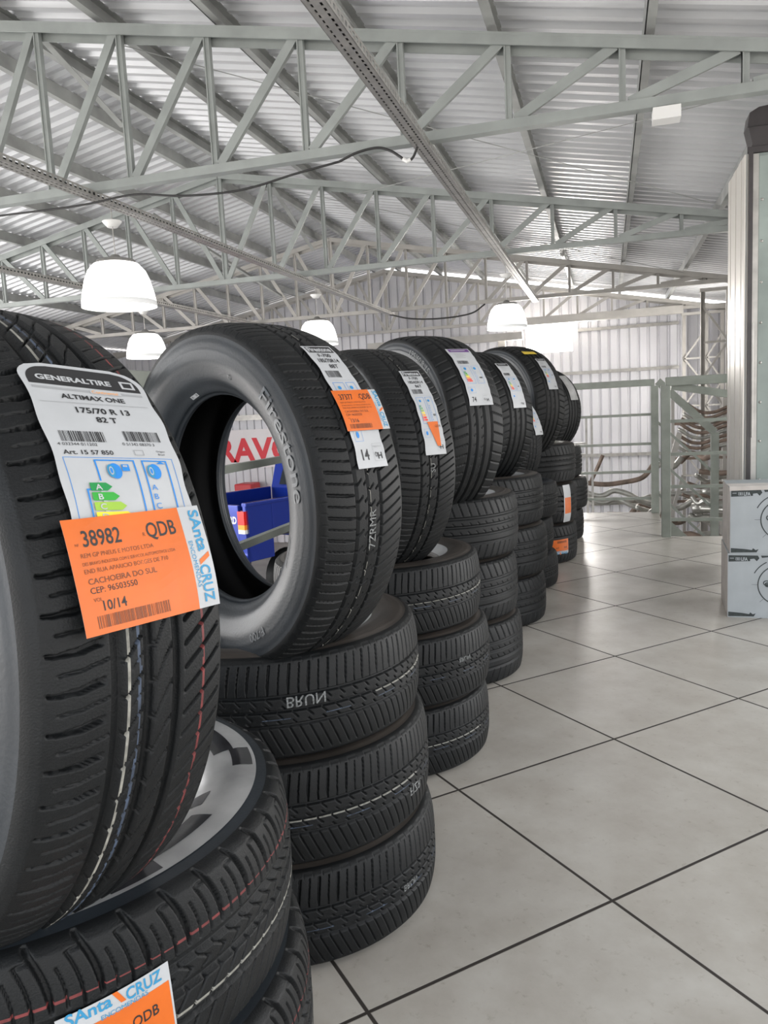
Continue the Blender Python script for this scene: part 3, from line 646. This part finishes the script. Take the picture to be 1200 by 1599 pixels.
railing('stair_guard', (.38, 5.69, 0), (2.3, 5.69, 0), 'green-grey steel guard rail along the near side of the stair opening', (0, 1.), top=1.10, bars=(.80, .575, .35, .12), th=.06)
t = empty('stair_handrail', (.40, 6.9, 0), 'sloping green-grey handrail going down the stairs at the far right', 'handrail')
b = MB(); b.bar((0, 0, 1.10), (.44, 0, .66), .05, .06, 'rail'); b.build('handrail', t)
b = MB(); b.box((.41, -.035, ZG), (.47, .025, .66), 'rail'); b.build('post', t)
for dz in (.32, .62, .92):
    b = MB(); b.bar((0, 0, 1.08-dz), (.44, 0, .64-dz), .02, .02, 'rail'); b.build('rail_bar', t)
b = MB(); b.bar((.42, 5.72, 1.04), (1.6, 5.76, .80), .045, .05, 'rail'); tag(b.build('stair_handrail'), 'second sloping handrail starting at the near stair post', 'handrail')
b = MB()
for k in range(6): b.box((.46+.20*k, 5.85, -.25-.19*k), (.70+.20*k, 6.75, -.22-.19*k), 'galv')
for y in (5.8, 6.78): b.bar((.42, y, -.1), (1.66, y, ZG+.08), .03, .16, 'rail')
tag(b.build('stair_flight'), 'steel stair flight going down behind the guard rail at right', 'stairs')

# ------------------------------------------------------------------ pipes beyond the railing
def pipe(pts, r, m, label, group='loose exhaust pipes heaped beyond the railing'):
    b = MB(); P = crm(pts, 6); b.tube([tuple(p) for p in P], r, m, 10); tag(b.build('steel_pipe', smooth=True), label, 'pipe', group)
PG = 'long bent exhaust pipe lying in the heap behind the far end railing'
pipe([(-.55, 8.9, .12), (-.1, 8.95, .04), (.15, 9., .05), (.36, 9.0, .10), (.48, 9.05, .24)], .028, 'piper', 'rusty bent exhaust pipe, topmost of the heap seen through the far end railing')
pipe([(-.35, 8.7, .02), (-.1, 8.75, -.07), (.05, 8.8, -.02), (.2, 8.8, -.06), (.4, 8.85, -.17), (.62, 8.9, -.2)], .030, 'pipeg', 'bare steel exhaust pipe bent in a wave, just under the rusty top pipe')
pipe([(-.3, 8.6, -.04), (-.08, 8.65, -.13), (.08, 8.7, -.10), (.25, 8.7, -.18), (.5, 8.8, -.28)], .026, 'pipeg', 'bare steel exhaust pipe bent in a wave, lower of the two parallel ones')
pipe([(-.2, 9., .05), (-.12, 9., .22), (-.06, 9., .36)], .022, 'piper', 'short rusty pipe standing on end above the heap behind the railing')
for k in range(54):
    x = random.uniform(-.25, .45) if k % 2 else random.uniform(.35, 1.5); y = random.uniform(8.3, 9.5); z = random.uniform(-.75, -.14) if x < .4 else random.uniform(-.62, .28); L = random.uniform(.25, .7); a = random.uniform(-.9, .9); bz = random.uniform(-.12, .12)
    pipe([(x, y, z), (x+L*.3*math.cos(a), y+.2*L*math.sin(a), z+bz), (x+L*.7*math.cos(a), y+.5*L*math.sin(a), z+.5*bz), (x+L*math.cos(a), y+L*math.sin(a), z+1.6*bz)], random.choice((.018, .024, .03, .036)), random.choice(('pipeg', 'pipeg', 'piper')), PG)
for k in range(9):
    y = 9.3+.03*k; z = .34+.055*k; dx = .02*k
    pipe([(.70+dx, y, z+.10), (.85+dx, y, z-.0), (1.0+dx, y, z-.01), (1.2+dx, y, z+.06), (1.5+dx, y, z+.10)], .019, 'piper' if k % 3 else 'pipeg', 'curved exhaust pipe hung on the rack right of the stair post', 'curved pipes nested on the rack')
for k, (x, z, r) in enumerate([(1.3, -.02, .055), (1.5, .06, .05), (1.2, -.2, .06), (1.6, -.18, .05)]):
    pipe([(x-.35, 8.8, z-.03), (x, 8.8, z), (x+.35, 8.8, z+.03)], r, 'pipeg', 'thick straight steel tube lying behind the stair railing', 'thick tubes behind the stairs')
b = MB(); b.bar((.66, 8., .62), (.30, 8., -.75), .07, .05, 'steelw'); tag(b.build('leaning_beam'), 'pale steel beam leaning behind the stair railing', 'beam')
b = MB(); b.bar((.70, 8.1, .2), (.44, 8.1, -.75), .03, .03, 'steelw'); tag(b.build('leaning_bar'), 'thin pale bar leaning beside the steel beam behind the stairs', 'bar')
t = empty('pipe_rack', (-.22, 8.5, ZG), 'light steel rack frame standing behind the far end railing', 'rack')
for x in (0, .055): b = MB(); b.bar((x, 0, 0), (x, 0, .83-ZG-.03*(x == 0)), .022, .022, 'galv'); b.build('upright', t)
for z in (-.50-ZG, .15-ZG, .38-ZG, .50-ZG): b = MB(); b.bar((-1.2, 0, z), (.0, 0, z+.02), .03, .03, 'galv'); b.build('crossbar', t)
t = empty('pipe_rack', (.72, 9.6, ZG), 'steel rack full of pipes beyond the stair opening', 'rack')
for x in (0, .55, 1.1): b = MB(); b.bar((x, 0, 0), (x, 0, .95-ZG), .035, .035, 'steelw'); b.build('upright', t)
for z in (-.75-ZG, -.25-ZG, .25-ZG, .65-ZG): b = MB(); b.bar((0, 0, z), (1.1, 0, z), .03, .03, 'piper'); b.build('crossbar', t)

# ------------------------------------------------------------------ sign on the far wall
t = empty('shop_sign', (-7.0, YW+.002, .34), 'white sign board with large red letters on the far wall', 'sign')
b = MB(); b.box((-1.2, -.03, -.30), (2.9, 0, .42), 'signw'); b.build('board', t)
vs, fs, w_ = text2d('BRAVO', .60, .035); b = MB(); b.add([(-.52+x*1.0, -.035, -.17+y) for x, y in vs], fs, 'signr'); b.build('lettering', t)

# ------------------------------------------------------------------ blue pickup on the ground floor
def pickup():
    t = empty('pickup_truck', (-4.16, 8.32, ZG), 'blue pickup truck on the ground floor, seen through the second upright tyre', 'truck'); t.rotation_euler = (0, 0, math.radians(67)); t.scale = (.8, .8, .965)
    # local +x forward, +y left; rear right corner at origin, so the body extends to +y
    Wt = 1.75; zb = .68; zr = 1.42
    def P_(name, fn, **k): b = MB(); fn(b); return b.build(name, t, **k)
    P_('bed_side', lambda b: (b.box((.02, 0, zb), (.55, .07, zr), 'tblue'), b.box((.55, 0, zb+.34), (1.35, .07, zr), 'tblue'), b.box((1.35, 0, zb), (2.1, .07, zr), 'tblue'), b.box((.02, -.015, zr-.05), (2.1, .09, zr), 'tblue')), bevel=.012)
    P_('bed_side', lambda b: b.box((.02, Wt-.07, zb), (2.1, Wt, zr), 'tblue'), bevel=.01)
    P_('bed_floor', lambda b: b.box((.05, .07, zb+.25), (2.05, Wt-.07, zb+.3), 'dark'))
    tg = P_('tailgate', lambda b: b.box((0, .15, zb+.1), (.06, Wt-.15, zr-.03), 'tblue'), bevel=.01)
    vs, fs, w_ = text2d('FORD', .20, .03); b = MB(); b.add([(-.004, .19+(w_-x)*.62, zr-.26+y*.62) for x, y in vs], fs, 'white'); b.build('lettering', tg)
    for y in (.0, Wt-.15):
        l = P_('tail_light', lambda b: (b.box((-.02, y, zr-.27), (.06, y+.145, zr-.10), 'tred'), b.box((-.02, y, zr-.33), (.06, y+.145, zr-.27), 'tamb'), b.box((-.02, y, zr-.38), (.06, y+.145, zr-.33), 'white')))
    P_('corner_panel', lambda b: b.box((.0, 0, zb), (.07, .15, zr-.38), 'tblue'))
    P_('rear_bumper', lambda b: b.box((-.16, .02, zb-.12), (-.02, Wt-.02, zb+.08), 'chrome'), bevel=.02)
    cab = MB(); z0, z1 = zb, 1.79
    pts = [(2.15, z0), (4.9, z0), (4.95, 1.15), (3.9, 1.3), (3.45, z1), (2.3, z1+.0), (2.15, 1.4)]
    n = len(pts); cab.add([(x, .03, z) for x, z in pts]+[(x, Wt-.03, z) for x, z in pts], [tuple(range(n-1, -1, -1)), tuple(range(n, 2*n))]+[(i, (i+1) % n, (i+1) % n+n, i+n) for i in range(n)], 'tblue'); cab.build('cab', t)
    P_('rear_window', lambda b: b.add([(2.15-.01, .25, 1.45), (2.15-.01, Wt-.25, 1.45), (2.265, Wt-.3, 1.78), (2.265, .3, 1.78)], [(0, 1, 2, 3)], 'glass'))
    P_('side_window', lambda b: b.add([(2.4, .02, 1.35), (3.75, .02, 1.35), (3.38, .02, 1.78), (2.45, .02, 1.78)], [(0, 1, 2, 3)], 'glass'))
    for x in (.95, 4.1):
        for y in (.05, Wt-.25):
            b = MB(); b.lathe([(.001, 0), (.22, 0), (.24, .03), (.36, .02), (.38, .06), (.38, .16), (.34, .2), (.001, .2)], (x, y, .37), 'tread', 28, axis='y'); b.v = [(x+(vx-x)*1.15, vy, .37+(vz-.37)*.955) for vx, vy, vz in b.v]; b.build('wheel', t, smooth='auto')
pickup()
b = MB(); b.box((-6.62, 12.9, ZG), (-6.28, 13.3, -.22), 'redtk'); tag(b.build('red_cabinet', bevel=.02), 'red box standing behind the blue pickup', 'box')

# =================================================================== RIGHT SIDE: cabinet and cartons
t = empty('steel_cabinet', (.652, 4.2, 0), 'tall green-grey steel cabinet with a pale ribbed side, cut by the right edge', 'cabinet')
b = MB(); b.box((0.012, 0.0, 0), (1.1, .52, 2.085), 'cabg'); b.build('body', t, bevel=.004)
b = MB(); b.box((.048, -.014, .05), (1.05, 0, 2.07), 'cabg'); dr = b.build('door', t, bevel=.003)
for k in range(9):
    b = MB(); b.lathe([(.001, -.019), (.005, -.018), (.007, -.014)], (.062, 0, .35+k*.19), 'galv', 10, axis='y'); b.build('rivet', dr, smooth=True)
b = MB(); b.box((0.004, -.02, .02), (.022, .0, 2.09), 'dark'); b.box((.022, -.012, .02), (.048, 0, 2.08), 'galv'); b.build('edge_trim', t)
b = MB()
for k in range(6): b.box((-.012-.002*(k % 2), .004+k*.086, 0.), (.012, .086+k*.086-.004, 2.085), 'alu'); b.box((-.006, .086*k-.004+.004, 0), (.0, .086*k+.006, 2.085), 'purlin')
b.build('ribbed_side', t)
b = MB(); b.tube([(.026, -.024, .75), (.026, -.024, 1.30)], .006, 'galv', 8); b.build('hinge_rod', t)
b = MB(); pts = [(0, 0), (.012, .045), (-.008, .13), (.0, .185), (.04, .205), (.42, .235), (.46, .0)]
n = len(pts); b.add([(x, .0, z) for x, z in pts]+[(x, .12, z) for x, z in pts], [tuple(range(n)), tuple(range(2*n-1, n-1, -1))]+[(i, i+n, (i+1) % n+n, (i+1) % n) for i in range(n)], 'dark')
b.box((-.01, -.006, .0), (.45, -.0, .03), 'dark'); b.box((-.01, -.004, .118), (.45, .0, .122), 'black')
o = b.build('plastic_case', bevel=.012); o.location = (.660, 4.2, 2.086); tag(o, 'dark rounded plastic case on top of the steel cabinet', 'case')

def carton(x, y, z, w, d, h, rz, label, open_top=False):
    t = empty('carton', (x, y, z), label, 'carton', 'printed grey cartons at the right'); t.rotation_euler = (0, 0, rz)
    b = MB(); b.box((0, 0, 0), (w, d, h), 'carton'); b.box((-.0012, .001, .001), (.0, d-.001, h-.001), 'cardw'); b.build('body', t, bevel=.003)
    p = Print(); H = h*1000; Wm = w*1000
    p.poly([(3, H-36), (3, H-8), (118, H-8), (124, H-20), (114, H-33), (104, H-22), (88, H-24), (88, H-33)], [(0, 7, 6, 5, 4, 3, 2, 1)], 'cprint', 1)
    p.poly([(130, H-8), (175, H-8), (175, H-13), (134, H-18)], [(0, 3, 2, 1)], 'cprint', 1)
    p.poly([(3, 2), (3, 24), (60, 20), (86, 16), (90, 24), (100, 16), (112, 20), (104, 6), (3, 4)], [tuple(range(8, -1, -1))], 'cprint', 1)
    p.rect(8, H-22, 24, H-19.5, 'carton', 2)
    for (a, c) in ((32, 0), (41, 0)): p.frame(a-1, H-30, a+7.5, H-17, 1.6, 'carton', 2)
    p.rect(31, H-24.5, 49, H-22.5, 'carton', 2)
    p.text('LFA', 52, H-31, 20, 'carton', 2, bold=.04, sx=.8)
    cx, cy = 205, H*.52; R = 88
    p.ell(cx, cy, R, R, 'cprint', 1, ring=4.5, n=64); p.ell(cx-52, cy+8, 14, 12, 'cprint', 1, ring=4); p.text('e', cx-60, cy-8, 40, 'cprint', 2, bold=.03)
    p.line(cx-R-22, cy, cx-R+4, cy, 1.2, 'cprint', 1); p.line(cx-R+10, cy-76, cx-R+24, cy-62, 1.2, 'cprint', 1)
    for k in range(8):
        a0 = math.radians(118+k*4.4); a1 = a0+math.radians(4.6); p.line(cx+112*math.cos(a0), cy+112*math.sin(a0), cx+112*math.cos(a1), cy+112*math.sin(a1), 4, 'cprint', 1)
    p.build('printing', lambda x_, y_, dd: (x_, -.0004-dd*2, y_), t)
    if open_top:
        b = MB(); b.add([(-.004, -.006, h-.010), (w, -.004, h-.002), (w, -.010, h+.014), (-.004, -.012, h+.008), (-.004, -.003, h-.010), (w, -.001, h-.002), (w, -.002, h+.016), (-.004, -.004, h+.010)],
                        [(0, 1, 2, 3), (7, 6, 5, 4), (3, 2, 6, 7), (0, 3, 7, 4), (0, 4, 5, 1)], 'cardw')
        b.add([(-.004, -.004, h+.010), (w, -.002, h+.016), (w, .17, h+.004), (-.004, .17, h+.003)], [(0, 1, 2, 3)], 'cardw'); b.build('top_flap', t)
carton(.492, 3.59, 0, .42,   .36, .283, -.06, 'grey printed carton on the tiled floor, lower of the two at the right edge')
carton(.500, 3.585, .2835, .42, .36, .283, -.05, 'grey printed carton with loose top flap, upper of the two at the right edge', True)

# =================================================================== TYRES
def stack(kind, x, y, n, Wd, where, dxs=None, group=None, z0=0):
    out = []
    nm = {1: ['only'], 2: ['lower', 'upper'], 3: ['bottom', 'middle', 'top'], 4: ['bottom', 'second', 'third', 'top']}[n]
    for k in range(n):
        dx, dy = dxs[k] if dxs else (0, 0)
        out.append(put_tyre(kind, (x+dx, y+dy, z0+Wd*(k+.5)), 'black tyre lying flat, %s of the %s' % (nm[k], where), rotz=random.uniform(0, 6.28), group=group))
    return out
s1 = stack('C', -.640, .675, 3, .188, 'nearest stack at the lower left', [(.0, .0), (.012, .006), (.0, 0)])
s2 = stack('Bl', -.648, 1.41, 3, .192, 'second stack, under the tyre with the open hole', [(0, 0), (-.006, 0), (-.018, 0)])
s3 = stack('Bl', -.640, 2.12, 3, .192, 'third stack from the camera', [(0, 0), (.008, 0), (-.012, 0)])
s4 = stack('Dl', -.618, 2.80, 3, .222, 'fourth stack from the camera', [(.004, 0), (-.008, 0), (0, 0)])
s5 = stack('Dl', -.578, 3.52, 3, .222, 'fifth stack from the camera', [(-.004, 0), (.008, 0), (-.006, 0)])
s6 = stack('Bs', -.560, 4.20, 3, .188, 'sixth stack, mostly hidden behind the fifth', [(0, 0), (-.02, 0), (.006, 0)])
s7 = stack('Dw', -.512, 4.92, 3, .243, 'seventh stack, with orange labels')
s8 = stack('Dl', -.475, 5.68, 3, .222, 'farthest stack beside the railing', [(0, 0), (.03, 0), (-.005, 0)])

u1 = put_tyre('A', (-.590, .577, .798), 'large upright black tyre at the left edge with a white label and orange shipping label', face=-158.6, tilt=(0, .076))
u2 = put_tyre('B', (-.625, 1.288, .831), 'upright black tyre with open round hole and white label with orange sticker', face=-151.5)
u3 = put_tyre('B', (-.641, 2.037, .833), 'upright black tyre with a narrow white label, third from the left', face=-138)
u4 = put_tyre('D', (-.629, 2.684, .901), 'upright black tyre with white size lettering on its sidewall, fourth from left', face=-139, scale=1.045)
u5 = put_tyre('D', (-.600, 3.52, .907), 'upright black tyre with a long plain white label, fifth from the left', face=-141)
u6 = put_tyre('Bs', (-.610, 4.20, .765), 'small upright black tyre half hidden behind the fifth, white label edge showing', face=-146)
u7 = put_tyre('D', (-.570, 4.72, .963), 'upright black tyre with a yellow sticker and white label, near the far end', face=-142, scale=1.14)
u8 = put_tyre('D', (-.475, 5.62, .908), 'upright black tyre with a silver label, last in the row by the railing', face=-146)

# label of the nearest upright tyre
p = Print(); w, h = 104., 250.
xl, xr = rounded(w/2, -h/2, h/2, 22, 0)
p.strip(-h/2, h/2, lambda y: xl(y)+.8*math.sin(y*.1), lambda y: xr(y)+.9*math.sin(y*.13+1), 'paper', 0, 60, 8)
xl2, xr2 = rounded(w/2-4.5, -h/2, h/2-5, 20, 0)
p.strip(h/2-31, h/2-5, xl2, xr2, 'ink', 1, 16, 6)
p.text('GENERALTIRE', -w*.39, h/2-25, 9.6, 'paper', 2, bold=.035, sx=1.05); p.frame(w*.30, h/2-27, w*.42, h/2-16, 2.2, 'paper', 2)
p.rect(-w*.45, h/2-37, w*.45, h/2-34, 'inkg', 1); p.rect(-w*.0, h/2-38.5, w*.26, h/2-33, 'paper', 2); p.text('Continental', w*.01, h/2-37.8, 5.4, 'o1', 3, sx=.9)
p.text('ALTIMAX ONE', 0, h/2-48, 8.2, 'ink', 2, 'c', bold=.025); p.line(-w*.44, h/2-54, w*.44, h/2-52, .5, 'inkg', 2)
p.text('175/70 R 13', 2, h/2-65, 9.6, 'ink', 2, 'c', bold=.025); p.text('82 T', 2, h/2-76, 9.2, 'ink', 2, 'c', bold=.025)
p.bars(-w*.40, h/2-100, -w*.06, h/2-88, 'ink', 2, 2); p.text('4 032344 011202', -w*.44, h/2-104.5, 4.6, 'ink', 2, sx=.95)
p.bars(w*.10, h/2-98, w*.40, h/2-86, 'ink', 2, 8); p.text('0 51342 08370 3', w*.06, h/2-103, 4.6, 'ink', 2, sx=.9)
p.text('Art. 15 57 850', -w*.42, h/2-114, 6.6, 'ink', 2, bold=.015); p.frame(w*.13, h/2-114, w*.21, h/2-108, .6, 'inkg', 2); p.text('Origen:', w*.32, h/2-110, 2.8, 'ink', 2); p.text('Brasil', w*.33, h/2-113.5, 2.8, 'ink', 2)
p.frame(-w*.44, -h/2+8, w*.44, h/2-117, .5, 'blue', 1)
y1 = h/2-119.5
for a, c in ((-w*.22, w*.10), (w*.16, w*.38)): p.frame(a, -h/2+12, c, y1, 1.3, 'blue', 2)
p.rect(-w*.235, y1-22, -w*.20, -h/2+12, 'paper', 3); p.rect(-w*.34, y1-31, -w*.21, y1-29.7, 'blue', 4); p.rect(-w*.34, -h/2+12, -w*.328, y1-30, 'blue', 4)
for cx in (-w*.08, w*.25):
    p.ell(cx, y1-12, 5.5, 8, 'blue', 4, n=20); p.ell(cx-3.5, y1-12, 3.2, 6.6, 'teal', 5); p.ell(cx-3.5, y1-12, 1.8, 4.2, 'paper', 6); p.ell(cx-3.5, y1-12, 1.1, 3, 'blue', 7)
p.rect(-w*.02, y1-12, w*.04, y1-5, 'blue', 4); p.frame(-w*.01, y1-8, w*.025, y1-6, .8, 'paper', 5); p.poly([(w*.28, y1-4), (w*.32, y1-1.5), (w*.36, y1-4)], [(0, 2, 1)], 'blue', 4)
for k in range(5):
    y = y1-24-k*9.2; L = 13+4.2*k; x0 = -w*.31
    p.poly([(x0, y-7.8), (x0+L, y-7.8), (x0+L+4.5, y-3.9), (x0+L, y), (x0, y)], [(0, 1, 2, 3, 4)], ('g1', 'g2', 'g3', 'y1', 'o1')[k], 5); p.text('ABCDE'[k], x0+4, y-6.9, 7.6, 'paper', 6, bold=.02)
    p.text('ABCDE'[k], w*.185, y-7., 7.8, 'blue', 4)
y = y1-24-35; p.poly([(w*.25, y-3.5), (w*.29, y-8), (w*.37, y-8), (w*.37, y+1), (w*.29, y+1)], [(0, 1, 2, 3, 4)], 'ink', 5); p.text('E', w*.30, y-6.8, 8.5, 'paper', 6, bold=.03)
lab1 = p.build('paper_label', (lambda g: (lambda x, y, d: g(x, y*.80, d)))(on_tread(u1, math.radians(29.5), -.008, rot=-.03)), u1); lab1['label'] = 'white paper tyre label with black header'
p = Print(); shipping_label(p, '38982', 'QDB', '10/14', 118., 78.)
o = p.build('shipping_label', on_tread(u1, math.radians(14.0), -.004, rot=.045, off=.0045, lift=lambda x, y: .004*max(0, -x*12-y*12)), u1); o['label'] = 'orange shipping label with white carrier strip'

# labels of the other upright tyres
def put_label(u, th, w0, rot, wd, ht, brand, model, size, load, ship=None, **k):
    p = Print(); brand_label(p, brand, model, size, load, wd, ht, **k)
    o = p.build('paper_label', on_tread(u, math.radians(th), w0, rot=rot, off=.003), u); o['label'] = 'white paper tyre label'
    return o
put_label(u2, 32, -.014, .0, 62., 235., 'Firestone', 'F-700', '185/70R14', '88T')
p = Print(); shipping_label(p, '37377', 'QDB', '13/16', 94., 70.)
o = p.build('shipping_label', on_tread(u2, math.radians(27.5), -.022, off=.0055), u2); o['label'] = 'orange shipping label'
put_label(u3, 27, -.018, .0, 60., 235., 'Firestone', 'F-700', '185/65R14', '86T', num='')
p = Print(); p.poly([(-16, 0), (16, 0), (12, -60), (2, -60)], [(0, 3, 2, 1)], 'orange', 5); p.text('QDB', 4, -14, 8, 'inkb', 6)
o = p.build('shipping_label', on_tread(u3, math.radians(20), -.022, off=.004), u3); o['label'] = 'torn strip of orange label'
put_label(u4, 33, -.01, 0, 92., 215., '', '', '', '', head='purple', num='74')
put_label(u5, 30, -.012, 0, 72., 225., '', '', '', '', num='')
put_label(u6, 28, -.05, 0, 60., 200., '', '', '', '', num='')
put_label(u7, 30, -.012, 0, 66., 180., '', '', '', '', num='')
p = Print(); p.rect(-60, -14, 30, 14, 'yel', 1); o = p.build('yellow_sticker', on_tread(u7, math.radians(57), .0, off=.003), u7); o['label'] = 'yellow sticker on the tread'
p = Print(); p.strip(-100, 100, -40, 40, 'silver', 1, 30, 6)
for k in range(22):
    xx = random.uniform(-34, 10); p.line(xx, -95+k*8.6, xx+random.uniform(10, 26), -93+k*8.6, 1.6, 'inkg', 2)
o = p.build('paper_label', on_tread(u8, math.radians(32), -.02, off=.003), u8); o['label'] = 'silver patterned label'

# labels on lying tyres
def side_text(tyre, s, th, r, size, m='relief', bold=.01, sgn=1, name='sidewall_lettering', sx=1.):
    p = Print(); p.text(s, 0, 0, size, m, 1, 'c', bold=bold, sx=sx); o = p.build(name, on_side(tyre, math.radians(th), r, sgn), tyre); return o
side_text(u2, 'Firestone', 24, .238, 34, sx=1.45); side_text(u2, 'F-700', -62, .243, 20); side_text(u2, 'FUEL SAVER', -95, .243, 11)
side_text(u2, '185/70 R14 88T', -20, .215, 8); side_text(u2, 'D', 68, .218, 12)
p = Print(); p.rect(-11, -2.6, 11, 2.6, 'paper', 1); p.bars(-9, -1.6, 9, 1.4, 'ink', 2, 4); o = p.build('bead_sticker', on_side(u2, math.radians(108), .192), u2); o['label'] = 'small white barcode sticker by the bead'
o = side_text(u4, '195/60 R 15', 55, .258, 24, m='chalk', bold=.02); side_text(u4, '88H', 15, .258, 16, m='chalk')
# printed ring on the top sidewalls
def ring_label(tyre, r0, r1, mode, name='round_label'):
    fn = on_side(tyre, 0, r0, 1, off=.0014); b = MB(); n = 120; it = []
    def quad(a0, a1, ra, rb, m, d):
        vs = []
        k = 1+int((a1-a0)/.04)
        for i in range(k+1):
            a = a0+(a1-a0)*i/k
            for j in range(9): vs.append(fn(-a*r0, ra+(rb-ra)*j/8-r0, d))
        b.add(vs, [(9*i+c, 9*i+9+c, 9*i+10+c, 9*i+1+c) for i in range(k) for c in range(8)], m)
    quad(0, 2*math.pi, r0, r1, 'silver' if mode == 'check' else 'paper', 0)
    if mode == 'check':
        for k in range(18):
            a = k*2*math.pi/18
            if k % 3 == 0: quad(a, a+.20, r0+(r1-r0)*.62, r1-.004, 'sdark', .0003)
            if k % 3 == 1: quad(a-.15, a+.22, r0+(r1-r0)*.36, r0+(r1-r0)*.70, 'sdark', .0003)
            if k % 3 == 2: quad(a-.02, a+.12, r0+(r1-r0)*.10, r0+(r1-r0)*.36, 'sdark', .0003)
    o = b.build(name, tyre, smooth=True); return o
ring_label(s1[2], .190, .262, 'check')['label'] = 'round silver label with dark checks'
for s in (s2[2], s3[2], s4[2], s5[2]):
    rb = s.data['Rb']; o = ring_label(s, rb+.006, rb+.030, 'plain'); o['label'] = 'round white label around the bead'
    for k in range(5): side_text(s, ('Firestone', 'F-700', '185/70R14')[k % 3], k*72, rb+.012, 12, m='ink', name='label_print')
# chalk codes on the treads of the second stack
def lie_text(tyre, s, world_az, zoff, size, m='chalk', mirror=False):
    p = Print(); p.text(s, 0, 0, size, m, 0, 'c', bold=.004); Ro = tyre.data['Ro']; inv = tyre.matrix_world.to_3x3().inverted(); a0 = math.radians(world_az)
    def fn(x, y, d):
        if mirror: y = -y+.018
        r = Ro+.0004+d; a = a0+x/Ro; v = inv @ Vector((math.sin(-0)*0+r*math.cos(a), r*math.sin(a), 0)); return (v.x, v.y, zoff+y)
    return p.build('paint_code', fn, tyre)
lie_text(s2[2], 'BRUN', -55, .006, 27, mirror=True); lie_text(s2[1], 'FJZR', -11, -.040, 24, mirror=True); lie_text(s2[0], 'BRUN', -20, -.02, 17, mirror=True); lie_text(s3[1], 'BRUN', -30, .008, 17, mirror=True)
p = Print(); p.text('7ZRMR', 0, 0, 20, 'chalk', 0, 'c', rot=math.pi/2); p.build('paint_code', on_tread(u2, math.radians(-8), -.012, off=.0018), u2)
p = Print(); p.text('SU', 0, 0, 20, 'chalk', 0, 'c', rot=math.pi/2); p.build('paint_code', on_tread(u3, math.radians(-1), -.014, off=.0018), u3)
# shipping label on the nearest lying tyre
def on_lying(tyre, world_az, z0, rot, off=.0015, bend=1.):
    Ro = tyre.data['Ro']; tw = tyre.data['W']/2*.86; inv = tyre.matrix_world.to_3x3().inverted(); a0 = math.radians(world_az); c, n = math.cos(rot), math.sin(rot)
    def fn(x, y, d):
        xx = x*c-y*n; yy = x*n+y*c; z = z0+yy; r = Ro-.0085*min(1.2, abs(z/tw))**3.2+off+d
        a = a0+xx/Ro; v = inv @ Vector((r*math.cos(a), r*math.sin(a), z)); return (v.x, v.y, v.z)
    return fn
def lying_ship(tyre, az, z0, rot, w=100., h=84.):
    p = Print(); p.strip(-h/2, h/2, -w/2, w/2, 'paper', 4, 10, 10); p.strip(-h/2, h/2-17, -w/2+1, w/2-2, 'orange', 5, 10, 10); p.T.append((0, h/2-8.5, 0)); carrier(p, w*.93, 6); p.T.pop()
    p.text('38982', -w*.4, h*.02, 14, 'ink', 6, bold=.012, sx=.8); p.text('QDB', w*.1, h*.02, 14, 'ink', 6, bold=.012, sx=.8); p.bars(-w*.38, -h*.4, w*.2, -h*.25, 'inkb', 6, 6)
    o = p.build('shipping_label', on_lying(tyre, az, z0, rot), tyre); o['label'] = 'orange shipping label'; return o
lying_ship(s1[2], -36, -.009, .05, 95., 84.)
lying_ship(s7[0], -44, -.012, math.pi, 133, 88); 
p = Print(); p.rect(-36, -112, 36, 112, 'paper', 1); p.rect(-28, -60, 34, 36, 'orange', 2)
o = p.build('paper_label', on_lying(s7[1], -31, 0, 0), s7[1]); o['label'] = 'upright white and orange label'
p = Print(); p.rect(-45, -85, 45, 85, 'silver', 1)
o = p.build('paper_label', on_lying(s8[2], -50, 0, 0), s8[2]); o['label'] = 'silver label'
